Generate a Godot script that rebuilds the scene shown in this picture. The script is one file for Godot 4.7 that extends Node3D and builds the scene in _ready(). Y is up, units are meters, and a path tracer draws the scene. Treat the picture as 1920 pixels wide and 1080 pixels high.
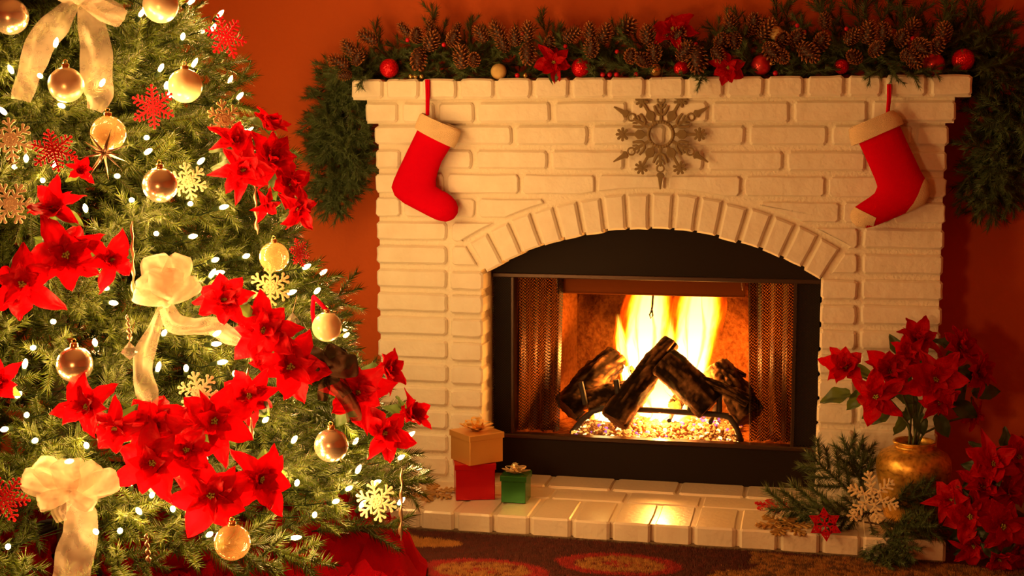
extends Node3D
# A brick fireplace dressed for Christmas beside a lit tree. y is up, metres; the brick face of the chimney breast is z = 0.

const EYE := Vector3(0.4073, 1.0552, 3.7939)
const PITCH := 0.11217
const YAW := 0.21548
const FOCAL := 2612.06        # of a 1920 x 1080 frame
const HEARTH := 0.053         # top of the raised hearth
const TREE := Vector3(-1.27, 0.0, 0.95)

var rng := RandomNumberGenerator.new()
var M := {}
var fwd: Vector3
var rgt: Vector3
var upv: Vector3
var used := {}


# ---------------------------------------------------------------- placing
func ray(px: float, py: float) -> Vector3:
	return (fwd + rgt * (px - 960.0) / FOCAL - upv * (py - 540.0) / FOCAL)

func at(px: float, py: float, z: float) -> Vector3:      # the point of the upright plane z where that spot of the photograph lies
	var d := ray(px, py)
	return EYE + d * ((z - EYE.z) / d.z)

func on_level(px: float, py: float, h: float) -> Vector3:
	var d := ray(px, py)
	return EYE + d * ((h - EYE.y) / d.y)

func tree_radius(h: float) -> float:
	return maxf(0.03, (2.2 - h) * 0.462 + 0.01)

func on_tree(px: float, py: float, out := 0.0) -> Vector3:      # where the sight line meets the cone of the tree
	var d := ray(px, py).normalized()
	var best := 1e9
	var spot := EYE
	var t := 1.6
	while t < 4.2:
		var p := EYE + d * t
		var gap := Vector2(p.x - TREE.x, p.z - TREE.z).length() - tree_radius(p.y) - out
		if gap < best:
			best = gap
			spot = p
		if gap <= 0.0:
			return p
		t += 0.004
	return spot

func size_px(p: Vector3, px: float) -> float:               # metres that PX pixels span at P
	return px * (p - EYE).dot(fwd) / FOCAL


# ---------------------------------------------------------------- naming
func numbered(called: String) -> String:
	var n: int = used.get(called, 0)
	used[called] = n + 1
	return called if n == 0 else "%s_%03d" % [called, n]

func tag(o: Node, label := "", category := "", group := "", kind := "") -> Node:
	if label: o.set_meta("label", label)
	if category: o.set_meta("category", category)
	if group: o.set_meta("group", group)
	if kind: o.set_meta("kind", kind)
	return o

func thing(called: String, label: String, category: String, where := Vector3.ZERO, group := "") -> Node3D:
	var o := Node3D.new()
	o.name = numbered(called)
	add_child(o)
	o.position = where
	tag(o, label, category, group)
	return o

func part(called: String, mesh: Mesh, m: Material, parent: Node, xf := Transform3D()) -> MeshInstance3D:
	var o := MeshInstance3D.new()
	o.mesh = mesh
	o.material_override = m
	o.transform = xf
	if parent == self:
		o.name = numbered(called)
		add_child(o, true)
	else:
		var n := 0
		var called2 := called
		while parent.has_node(NodePath(called2)):
			n += 1
			called2 = "%s_%03d" % [called, n]
		o.name = called2
		parent.add_child(o)
	return o

func dup(o: Node3D, called: String, xf: Transform3D, label: String, group := "") -> Node3D:
	var c: Node3D = o.duplicate()
	c.name = numbered(called)
	add_child(c)
	c.transform = xf
	c.set_meta("label", label)
	if group: c.set_meta("group", group)
	return c

const ORD := ["first", "second", "third", "fourth", "fifth", "sixth", "seventh", "eighth", "ninth", "tenth", "eleventh", "twelfth", "thirteenth", "fourteenth", "fifteenth", "sixteenth", "seventeenth", "eighteenth", "nineteenth"]
func nth(n: int) -> String:      # 1 -> first
	if n < 20: return ORD[n - 1]
	var tens: Array = ["", "", "twent", "thirt", "fort", "fift", "sixt", "sevent"]
	if n % 10 == 0: return tens[n / 10] + "ieth"
	return tens[n / 10] + "y-" + ORD[n % 10 - 1]

func facing(dir: Vector3, roll := 0.0) -> Basis:     # local +Z looks along DIR
	var z := dir.normalized()
	var x := Vector3.UP.cross(z)
	if x.length() < 0.01: x = Vector3.RIGHT
	x = x.normalized()
	return Basis(x, z.cross(x), z) * Basis(Vector3.BACK, roll)

func growing(dir: Vector3, roll := 0.0) -> Basis:    # local +Y grows along DIR
	var y := dir.normalized()
	var x := y.cross(Vector3.BACK)
	if x.length() < 0.05: x = y.cross(Vector3.RIGHT)
	x = x.normalized()
	return Basis(x, y, x.cross(y)) * Basis(Vector3.UP, roll)

func rnd(a: float, b: float) -> float:
	return rng.randf_range(a, b)


# ---------------------------------------------------------------- mesh building: faces are given counter-clockwise as seen from outside
class MB:
	var v := PackedVector3Array()
	var n := PackedVector3Array()
	var uv := PackedVector2Array()
	var c := PackedColorArray()
	var ix := PackedInt32Array()
	var col := Color.WHITE

	func vert(p: Vector3, t := Vector2.ZERO) -> int:
		v.append(p); n.append(Vector3.ZERO); uv.append(t); c.append(col)
		return v.size() - 1

	func tri(a: int, b: int, d: int) -> void:
		var k := (v[b] - v[a]).cross(v[d] - v[a])
		n[a] += k; n[b] += k; n[d] += k
		ix.append(a); ix.append(d); ix.append(b)

	func quad(a: int, b: int, d: int, e: int) -> void:
		tri(a, b, d); tri(a, d, e)

	func flat(pts: Array) -> void:      # a flat convex polygon with its own corners
		var i0 := v.size()
		for p in pts: vert(p)
		for k in range(1, pts.size() - 1): tri(i0, i0 + k, i0 + k + 1)

	func rows(g: Array, wrap: bool) -> void:    # G: rows of points; the face lies to the left of (along the row) x (to the next row)
		var w: int = g[0].size()
		var i0 := v.size()
		for r in g.size():
			for k in w:
				vert(g[r][k], Vector2(float(k) / w, float(r) / maxf(1.0, g.size() - 1)))
		for r in g.size() - 1:
			for k in (w if wrap else w - 1):
				var k2 := (k + 1) % w
				quad(i0 + r * w + k, i0 + r * w + k2, i0 + (r + 1) * w + k2, i0 + (r + 1) * w + k)

	func tube(pts: Array, rad: Array, seg := 6, caps := true) -> void:
		var g := []
		var side := Vector3.ZERO
		for i in pts.size():
			var d: Vector3 = (pts[mini(i + 1, pts.size() - 1)] - pts[maxi(i - 1, 0)])
			d = d.normalized()
			if side == Vector3.ZERO:
				side = d.cross(Vector3(0.31, 0.2, 0.93)).normalized()
			side = (side - d * side.dot(d)).normalized()
			var up := d.cross(side)
			var r: float = rad[mini(i, rad.size() - 1)]
			var row := []
			for k in seg:
				var a := TAU * k / seg
				row.append(pts[i] + (side * cos(a) + up * sin(a)) * r)
			g.append(row)
		rows(g, true)
		if caps:
			var e: Array = g[0].duplicate(); e.reverse(); flat(e)
			flat(g[-1])

	func lathe(prof: Array, seg := 24, base := Vector3.ZERO) -> void:      # PROF: Vector2(radius, height) from the bottom up
		var g := []
		for p in prof:
			var row := []
			for k in seg:
				var a := -TAU * k / seg
				row.append(base + Vector3(cos(a) * p.x, p.y, sin(a) * p.x))
			g.append(row)
		rows(g, true)

	func ball(at: Vector3, r: float, seg := 16, squash := Vector3.ONE) -> void:
		var g := []
		var h := seg / 2
		for i in h + 1:
			var b := -PI / 2 + PI * i / h
			var row := []
			for k in seg:
				var a := -TAU * k / seg
				row.append(at + Vector3(cos(a) * cos(b), sin(b), sin(a) * cos(b)) * r * squash)
			g.append(row)
		rows(g, true)

	func spike(p: Vector3, tip: Vector3, r: float) -> void:      # a needle: three long faces that meet in a point
		var d := (tip - p).normalized()
		var s := d.cross(Vector3(0.3, 0.9, 0.2)).normalized() * r
		var u := d.cross(s)
		var a := vert(p + s); var b := vert(p - s * 0.5 + u * 0.87); var e := vert(p - s * 0.5 - u * 0.87); var t := vert(tip)
		tri(a, b, t); tri(b, e, t); tri(e, a, t)

	static func inset(poly: PackedVector2Array, b: float) -> PackedVector2Array:
		var out := PackedVector2Array()
		var k := poly.size()
		for i in k:
			var e0 := (poly[i] - poly[(i + k - 1) % k]).normalized()
			var e1 := (poly[(i + 1) % k] - poly[i]).normalized()
			var n0 := Vector2(-e0.y, e0.x); var n1 := Vector2(-e1.y, e1.x)
			var m := (n0 + n1)
			m = m.normalized() if m.length() > 0.05 else n0
			out.append(poly[i] + m * b / maxf(0.5, m.dot(n0)))
		return out

	func prism(poly: PackedVector2Array, z0: float, z1: float, bev := 0.0, back := false, xf := Transform3D()) -> void:   # POLY counter-clockwise, front at Z1
		var k := poly.size()
		var inner := inset(poly, bev) if bev > 0.0 else poly
		var bd := bev * 1.0
		var rings := []
		if back and bev > 0.0: rings = [[inner, z0], [poly, z0 + bd], [poly, z1 - bd], [inner, z1]]
		elif bev > 0.0: rings = [[poly, z0], [poly, z1 - bd], [inner, z1]]
		else: rings = [[poly, z0], [poly, z1]]
		var g := []
		for r in rings:
			var row := []
			for p in r[0]: row.append(xf * Vector3(p.x, p.y, r[1]))
			g.append(row)
		for r in g.size() - 1:      # flat faces
			for i in k:
				flat([g[r][i], g[r][(i + 1) % k], g[r + 1][(i + 1) % k], g[r + 1][i]])
		var ti := Geometry2D.triangulate_polygon(inner if bev > 0.0 else poly)
		if ti.is_empty():
			for i in range(1, k - 1): ti.append_array(PackedInt32Array([0, i, i + 1]))
		var i0 := v.size()
		for p in inner: vert(xf * Vector3(p.x, p.y, z1))
		for p in (inner if back else poly): vert(xf * Vector3(p.x, p.y, z0))
		for q in range(0, ti.size(), 3):
			var a := ti[q]; var b := ti[q + 1]; var d := ti[q + 2]
			if (inner[b] - inner[a]).cross(inner[d] - inner[a]) < 0.0:
				var s := b; b = d; d = s
			tri(i0 + a, i0 + b, i0 + d)
			tri(i0 + k + a, i0 + k + d, i0 + k + b)

	func box(lo: Vector3, hi: Vector3, bev := 0.0) -> void:
		var m := (lo + hi) / 2
		prism(MB.rect(lo.x, lo.y, hi.x, hi.y), lo.z, hi.z, bev, true)

	static func rect(x0: float, y0: float, x1: float, y1: float) -> PackedVector2Array:
		return PackedVector2Array([Vector2(x0, y0), Vector2(x1, y0), Vector2(x1, y1), Vector2(x0, y1)])

	func moved(xf: Transform3D, from := 0) -> void:
		for i in range(from, v.size()):
			v[i] = xf * v[i]
			n[i] = xf.basis * n[i]

	func done() -> ArrayMesh:
		for i in n.size():
			n[i] = n[i].normalized() if n[i].length_squared() > 0.0 else Vector3.UP
		var a := []
		a.resize(Mesh.ARRAY_MAX)
		a[Mesh.ARRAY_VERTEX] = v; a[Mesh.ARRAY_NORMAL] = n; a[Mesh.ARRAY_TEX_UV] = uv; a[Mesh.ARRAY_COLOR] = c; a[Mesh.ARRAY_INDEX] = ix
		var m := ArrayMesh.new()
		m.add_surface_from_arrays(Mesh.PRIMITIVE_TRIANGLES, a)
		return m


# ---------------------------------------------------------------- materials
func lin(r: float, g: float, b: float, a := 1.0) -> Color:
	var c := Color(r, g, b).linear_to_srgb()
	c.a = a
	return c

func mat(called: String, c: Color, rough := 0.7, metal := 0.0) -> StandardMaterial3D:
	var m := StandardMaterial3D.new()
	m.resource_name = called
	m.albedo_color = c
	m.roughness = rough
	m.metallic = metal
	M[called] = m
	return m

func noise_tex(freq: float, oct := 4, seed_ := 1, ramp: Array = [], size := 512, type := FastNoiseLite.TYPE_SIMPLEX_SMOOTH) -> NoiseTexture2D:
	var f := FastNoiseLite.new()
	f.seed = seed_
	f.frequency = freq
	f.noise_type = type
	f.fractal_octaves = oct
	var t := NoiseTexture2D.new()
	t.width = size; t.height = size
	t.seamless = true
	t.noise = f
	if ramp.size():
		var g := Gradient.new()
		g.offsets = PackedFloat32Array(range(ramp.size()).map(func(i): return float(i) / (ramp.size() - 1)))
		g.colors = PackedColorArray(ramp)
		t.color_ramp = g
	return t

func bump(m: StandardMaterial3D, t: Texture2D, cm: float, scale: float) -> void:
	m.heightmap_enabled = true
	m.heightmap_texture = t
	m.heightmap_scale = cm
	m.uv1_triplanar = true
	m.uv1_world_triplanar = true
	m.uv1_scale = Vector3.ONE * scale

func make_materials() -> void:
	var fine := noise_tex(0.02, 5, 3)
	var paint := mat("white_paint", lin(0.80, 0.73, 0.60), 0.55)
	bump(paint, fine, 0.15, 3.0)
	paint.albedo_color = Color.WHITE
	paint.albedo_texture = noise_tex(0.008, 4, 8, [lin(0.76, 0.68, 0.54), lin(0.80, 0.72, 0.59), lin(0.82, 0.75, 0.62), lin(0.84, 0.78, 0.66)])
	var hp := mat("hearth_paint", lin(0.76, 0.65, 0.50), 0.35)
	hp.clearcoat_enabled = true; hp.clearcoat = 1.0; hp.clearcoat_roughness = 0.24
	bump(hp, noise_tex(0.03, 4, 5), 0.10, 3.0)
	var mortar := mat("mortar", lin(0.80, 0.72, 0.58), 0.7)
	bump(mortar, noise_tex(0.04, 4, 6), 0.15, 4.0)
	var dirt := mat("dirty_mortar", lin(0.16, 0.10, 0.05), 0.9)
	bump(dirt, fine, 0.4, 6.0)
	var wall := mat("orange_wall", lin(0.58, 0.095, 0.003), 0.75)
	bump(wall, noise_tex(0.05, 3, 9), 0.05, 2.0)
	mat("black_metal", lin(0.011, 0.005, 0.003), 0.55, 0.0)
	M.black_metal.metallic_specular = 0.25
	mat("black_edge", lin(0.05, 0.025, 0.015), 0.3, 0.6)
	mat("brown_metal", lin(0.19, 0.045, 0.006), 0.6, 0.0)
	M.brown_metal.metallic_specular = 0.15
	mat("iron", lin(0.035, 0.025, 0.02), 0.6, 0.3)
	var brickback := mat("firebrick", Color.WHITE, 0.9)
	brickback.albedo_texture = noise_tex(0.05, 6, 14, [lin(0.16, 0.042, 0.007), lin(0.28, 0.08, 0.014), lin(0.35, 0.105, 0.02), lin(0.40, 0.13, 0.028)])
	brickback.vertex_color_use_as_albedo = true
	brickback.metallic_specular = 0.1
	bump(brickback, fine, 0.8, 2.2)
	var log_m := mat("burnt_bark", Color.WHITE, 0.85)
	log_m.albedo_texture = noise_tex(0.03, 5, 21, [lin(0.05, 0.022, 0.009), lin(0.10, 0.045, 0.017), lin(0.20, 0.09, 0.032), lin(0.34, 0.16, 0.06)])
	log_m.vertex_color_use_as_albedo = true
	log_m.uv1_triplanar = true; log_m.uv1_scale = Vector3(3.2, 3.2, 3.2)
	log_m.metallic_specular = 0.2
	mat("gold_foil", lin(0.78, 0.40, 0.10), 0.38, 0.6)
	mat("gold_bow", lin(0.95, 0.58, 0.14), 0.28, 0.65)
	mat("silver_bow", lin(0.95, 0.78, 0.5), 0.25, 0.65)
	mat("red_foil", lin(0.55, 0.006, 0.012), 0.25, 0.5)
	mat("green_foil", lin(0.03, 0.16, 0.025), 0.25, 0.6)
	var felt := mat("red_felt", lin(0.60, 0.001, 0.012), 0.95)
	felt.metallic_specular = 0.1
	felt.rim_enabled = true; felt.rim = 0.3; felt.rim_tint = 1.0
	bump(felt, noise_tex(0.12, 3, 30), 0.08, 8.0)
	var fleece := mat("cream_fleece", lin(0.86, 0.62, 0.36), 0.95)
	fleece.rim_enabled = true; fleece.rim = 0.4
	bump(fleece, noise_tex(0.1, 4, 31), 0.3, 8.0)
	var velvet := mat("red_velvet", lin(0.24, 0.0006, 0.003), 0.9)
	velvet.metallic_specular = 0.1
	velvet.rim_enabled = true; velvet.rim = 0.6; velvet.rim_tint = 1.0
	bump(velvet, noise_tex(0.1, 3, 32), 0.1, 8.0)
	var pet := mat("red_bract", lin(0.40, 0.0007, 0.004), 0.5)
	pet.metallic_specular = 0.2
	pet.backlight_enabled = true; pet.backlight = lin(0.45, 0.001, 0.003)
	bump(pet, noise_tex(0.03, 4, 33), 0.12, 8.0)
	var leaf := mat("dark_leaf", lin(0.03, 0.055, 0.018), 0.5)
	leaf.backlight_enabled = true; leaf.backlight = lin(0.1, 0.15, 0.03)
	mat("flower_bud", lin(0.40, 0.36, 0.05), 0.6)
	mat("stem_green", lin(0.10, 0.13, 0.04), 0.6)
	var nd := mat("tree_needles", lin(0.066, 0.088, 0.010), 0.2)
	nd.vertex_color_use_as_albedo = true
	var gn := mat("garland_needles", lin(0.085, 0.120, 0.03), 0.4)
	gn.vertex_color_use_as_albedo = true
	mat("bark", lin(0.10, 0.055, 0.025), 0.8)
	var cone := mat("pine_cone", Color.WHITE, 0.55)
	cone.vertex_color_use_as_albedo = true
	var rb := mat("red_glass", lin(0.72, 0.004, 0.012), 0.16, 0.5)
	rb.clearcoat_enabled = true
	mat("red_glitter", lin(0.58, 0.002, 0.008), 0.5, 0.15)
	M.red_glitter.metallic_specular = 0.25
	bump(M.red_glitter, noise_tex(0.2, 2, 40), 0.12, 20.0)
	var mo := mat("red_mosaic", lin(0.72, 0.004, 0.012), 0.2, 0.45)
	bump(mo, noise_tex(0.09, 1, 44, [], 256, FastNoiseLite.TYPE_CELLULAR), 0.25, 9.0)
	mat("berry", lin(0.55, 0.004, 0.02), 0.2)
	mat("gold_glass", lin(0.85, 0.55, 0.2), 0.14, 0.9)
	mat("gold_glitter", lin(0.95, 0.66, 0.26), 0.35, 0.3)
	bump(M.gold_glitter, noise_tex(0.2, 2, 41), 0.10, 20.0)
	mat("silver_glitter", lin(0.36, 0.25, 0.12), 0.5, 0.3)
	mat("old_gold_glitter", lin(0.42, 0.23, 0.06), 0.4, 0.3)
	bump(M.silver_glitter, noise_tex(0.2, 2, 42), 0.12, 20.0)
	mat("pale_glitter", lin(0.95, 0.72, 0.38), 0.4, 0.15)
	bump(M.pale_glitter, noise_tex(0.2, 2, 43), 0.10, 20.0)
	mat("cream_wood", lin(0.78, 0.60, 0.36), 0.7)
	mat("tan_wood", lin(0.62, 0.36, 0.16), 0.7)
	mat("pearl", lin(0.9, 0.74, 0.42), 0.22)
	M.pearl.clearcoat_enabled = true; M.pearl.clearcoat = 0.6; M.pearl.clearcoat_roughness = 0.2
	M.pearl.subsurf_scatter_enabled = true; M.pearl.subsurf_scatter_strength = 0.3
	mat("frosted_gold", lin(0.85, 0.66, 0.42), 0.3, 0.5)
	var cg := mat("clear_glass", lin(1.0, 0.86, 0.62, 0.16), 0.03)
	cg.transparency = BaseMaterial3D.TRANSPARENCY_ALPHA
	var ag := mat("amber_glass", lin(0.9, 0.55, 0.22, 0.3), 0.06)
	ag.transparency = BaseMaterial3D.TRANSPARENCY_ALPHA
	mat("mercury_glass", lin(0.82, 0.64, 0.44), 0.2, 0.8)
	M.mercury_glass.clearcoat_enabled = true; M.mercury_glass.clearcoat_roughness = 0.05
	var cr := mat("crystal", lin(1.0, 0.95, 0.85, 0.12), 0.05)
	cr.refraction_enabled = true; cr.refraction_scale = 0.05
	cr.transparency = BaseMaterial3D.TRANSPARENCY_ALPHA
	mat("tinsel", lin(0.45, 0.28, 0.16), 0.3, 0.8)
	for q in [["organza", 0.26, 0.48], ["thick_organza", 0.46, 0.68]]:
		var org := mat(q[0], Color.WHITE, 0.6)
		org.albedo_texture = noise_tex(0.006, 3, 70, [lin(0.74, 0.58, 0.42, q[1]), lin(0.78, 0.62, 0.45, (q[1] + q[2]) / 2), lin(0.82, 0.66, 0.48, q[2])])
		org.transparency = BaseMaterial3D.TRANSPARENCY_ALPHA
		org.backlight_enabled = true; org.backlight = lin(0.4, 0.4, 0.4)
		org.uv1_triplanar = true; org.uv1_scale = Vector3.ONE * 9.0
	var dk := mat("dark_organza", lin(0.06, 0.022, 0.010, 0.8), 0.8)
	dk.metallic_specular = 0.2
	dk.transparency = BaseMaterial3D.TRANSPARENCY_ALPHA
	mat("wire_green", lin(0.006, 0.01, 0.003), 0.9)
	M.wire_green.metallic_specular = 0.1
	var bu := mat("bulb_glow", lin(1.0, 0.6, 0.25), 0.2)
	bu.emission_enabled = true; bu.emission = lin(1.0, 0.62, 0.24); bu.emission_energy_multiplier = 22.0
	var vm := mat("aged_gold", Color.WHITE, 0.36, 0.75)
	vm.albedo_texture = noise_tex(0.02, 5, 50, [lin(0.14, 0.06, 0.01), lin(0.6, 0.32, 0.05), lin(0.85, 0.5, 0.09), lin(0.95, 0.62, 0.15)])
	vm.uv1_triplanar = true; vm.uv1_scale = Vector3.ONE * 6.0
	mat("rug_base", lin(0.05, 0.018, 0.006), 0.95)
	var pile := mat("rug_pile", Color.WHITE, 0.9)
	pile.vertex_color_use_as_albedo = true
	mat("ceiling_white", lin(0.6, 0.4, 0.25), 0.9)
	mat("floor_board", lin(0.12, 0.05, 0.02), 0.5)
	mat("terracotta", lin(0.25, 0.08, 0.03), 0.8)
	var lampglow := mat("unseen_lamp_glow", lin(0.9, 0.7, 0.4), 0.8)
	lampglow.emission_enabled = true; lampglow.emission = lin(1.0, 0.5, 0.17); lampglow.emission_energy_multiplier = 2.0
	mat("brass", lin(0.6, 0.35, 0.1), 0.3, 1.0)


# ---------------------------------------------------------------- the scene
const BULB_LIGHT := 0.021
const FIRE_LIGHT := 1.15
const UNSEEN_LAMP_LIGHT := 0.85

func _ready() -> void:
	rng.seed = 20
	var cam := Camera3D.new()
	cam.name = "camera"
	fwd = Vector3(-sin(YAW) * cos(PITCH), -sin(PITCH), -cos(YAW) * cos(PITCH))
	rgt = Vector3(cos(YAW), 0, -sin(YAW))
	upv = rgt.cross(fwd)
	cam.transform = Transform3D(Basis(rgt, upv, -fwd), EYE)
	cam.fov = rad_to_deg(2.0 * atan(540.0 / FOCAL))
	cam.near = 0.05
	cam.current = true
	add_child(cam)
	var env := Environment.new()
	env.background_mode = Environment.BG_COLOR
	env.background_color = Color.BLACK
	env.tonemap_mode = Environment.TONE_MAPPER_LINEAR
	env.tonemap_exposure = 1.0
	env.sdfgi_enabled = true; env.ssao_enabled = true; env.ssil_enabled = true
	var we := WorldEnvironment.new()
	we.name = "surroundings"
	we.environment = env
	add_child(we)
	make_materials()
	room()
	chimney_breast()
	hearth()
	insert()
	fire()
	unseen_floor_lamp(Vector3(-0.5, 0, 3.05))
	make_petals()
	tree()
	lights_on_tree()
	garland()
	pine_cones()
	mantel_ornaments()
	tree_flowers()
	snowflakes()
	bows()
	hanging_bits()
	stockings()
	gifts()
	bouquets()
	rug()
	tree_skirt()


# ---------------------------------------------------------------- the room
func wall_mesh(lo: Vector3, hi: Vector3) -> ArrayMesh:
	var b := MB.new()
	b.box(lo, hi)
	return b.done()

func room() -> void:
	var x0 := -2.9; var x1 := 2.4; var z1 := 5.2; var y1 := 2.6
	var b := MB.new()      # the wall leaves the fireplace's mouth open
	b.prism(PackedVector2Array([Vector2(x0, 0), Vector2(-0.56, 0), Vector2(-0.56, 0.82), Vector2(0.47, 0.82), Vector2(0.47, 0), Vector2(x1, 0), Vector2(x1, y1), Vector2(x0, y1)]), -0.34, -0.22)
	tag(part("wall_back", b.done(), M.orange_wall, self), "", "", "", "structure")
	tag(part("wall_left", wall_mesh(Vector3(x0 - 0.12, 0, -0.34), Vector3(x0, y1, z1)), M.orange_wall, self), "", "", "", "structure")
	tag(part("wall_right", wall_mesh(Vector3(x1, 0, -0.34), Vector3(x1 + 0.12, y1, z1)), M.orange_wall, self), "", "", "", "structure")
	tag(part("wall_front", wall_mesh(Vector3(x0 - 0.12, 0, z1), Vector3(x1 + 0.12, y1, z1 + 0.12)), M.orange_wall, self), "", "", "", "structure")
	tag(part("ceiling", wall_mesh(Vector3(x0 - 0.12, y1, -0.34), Vector3(x1 + 0.12, y1 + 0.12, z1 + 0.12)), M.ceiling_white, self), "", "", "", "structure")
	tag(part("floor", wall_mesh(Vector3(x0 - 0.12, -0.12, -0.75), Vector3(x1 + 0.12, -0.012, z1 + 0.12)), M.floor_board, self), "", "", "", "structure")

func unseen_floor_lamp(where: Vector3) -> void:  # out of view, placed to light the fireplace from the front left
	var t := thing("unseen_floor_lamp", "unseen floor lamp with a glowing drum shade, out of view, lighting the fireplace", "lamp", where)
	var b := MB.new()
	b.lathe([Vector2(0, -0.011), Vector2(0.15, -0.011), Vector2(0.15, 0.01), Vector2(0.02, 0.03), Vector2(0, 0.03)])
	part("base", b.done(), M.brass, t)
	b = MB.new()
	b.tube([Vector3(0, 0.02, 0), Vector3(0, 0.62, 0)], [0.014], 10)
	part("pole", b.done(), M.brass, t)
	b = MB.new()
	b.lathe([Vector2(0.2, 0.6), Vector2(0.15, 0.88)], 28)
	part("lamp_shade", b.done(), M.unseen_lamp_glow, t)
	var l := OmniLight3D.new()
	l.name = "unseen_lamp_light"
	l.position = Vector3(0, 0.74, 0)
	l.light_color = lin(1.0, 0.45, 0.13)
	l.light_energy = UNSEEN_LAMP_LIGHT
	l.light_size = 0.12
	l.omni_range = 12.0; l.omni_attenuation = 2.0
	l.shadow_enabled = true
	t.add_child(l)


# ---------------------------------------------------------------- brickwork
func rough_rect(x0: float, y0: float, x1: float, y1: float, j := 0.0012) -> PackedVector2Array:
	var p := PackedVector2Array()
	var c := 0.007
	var base := [Vector2(x0 + c, y0), Vector2(lerpf(x0, x1, 0.33), y0), Vector2(lerpf(x0, x1, 0.68), y0), Vector2(x1 - c, y0), Vector2(x1, y0 + c), Vector2(x1, (y0 + y1) / 2), Vector2(x1, y1 - c),
		Vector2(x1 - c, y1), Vector2(lerpf(x0, x1, 0.6), y1), Vector2(lerpf(x0, x1, 0.3), y1), Vector2(x0 + c, y1), Vector2(x0, y1 - c), Vector2(x0, (y0 + y1) / 2), Vector2(x0, y0 + c)]
	for q in base: p.append(q + Vector2(rnd(-j, j), rnd(-j, j)))
	return p

func brick(poly: PackedVector2Array, z0: float, z1: float, parent: Node, m: Material, bev := 0.0055) -> MeshInstance3D:
	var b := MB.new()
	b.prism(poly, z0, z1 + rnd(-0.0015, 0.0015), bev)
	return part("brick", b.done(), m, parent)

const ARCH := Vector2(-0.0375, -0.1074)
const ARCH_IN := 0.896
const ARCH_OUT := 0.992
const SPRING := 0.543     # half the arch's angle

func pie(r: float, a: float) -> PackedVector2Array:
	var p := PackedVector2Array([ARCH])
	for i in 41:
		var t := lerpf(-a, a, i / 40.0)
		p.append(ARCH + Vector2(-sin(t), cos(t)) * r)
	return p

func course(y0: float, y1: float, joints: Array, parent: Node, z := 0.0, cut := false, ends := true) -> void:
	var disc := pie(ARCH_OUT + 0.016, SPRING + 0.012)
	for i in joints.size() - 1:
		var x0: float = joints[i] + (0.0065 if i > 0 or not ends else 0.0)
		var x1: float = joints[i + 1] - (0.0065 if i < joints.size() - 2 or not ends else 0.0)
		var r := rough_rect(x0, y0, x1, y1)
		var back := -0.215 if ends and (i == 0 or i == joints.size() - 2) else -0.03
		if cut:
			for q in Geometry2D.clip_polygons(r, disc):
				if Geometry2D.is_polygon_clockwise(q): q.reverse()
				var area := 0.0
				for k in q.size(): area += q[k].cross(q[(k + 1) % q.size()]) / 2
				if area > 0.0006: brick(q, back, z, parent, M.white_paint, 0.003)
		else:
			brick(r, back, z, parent, M.white_paint)

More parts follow.
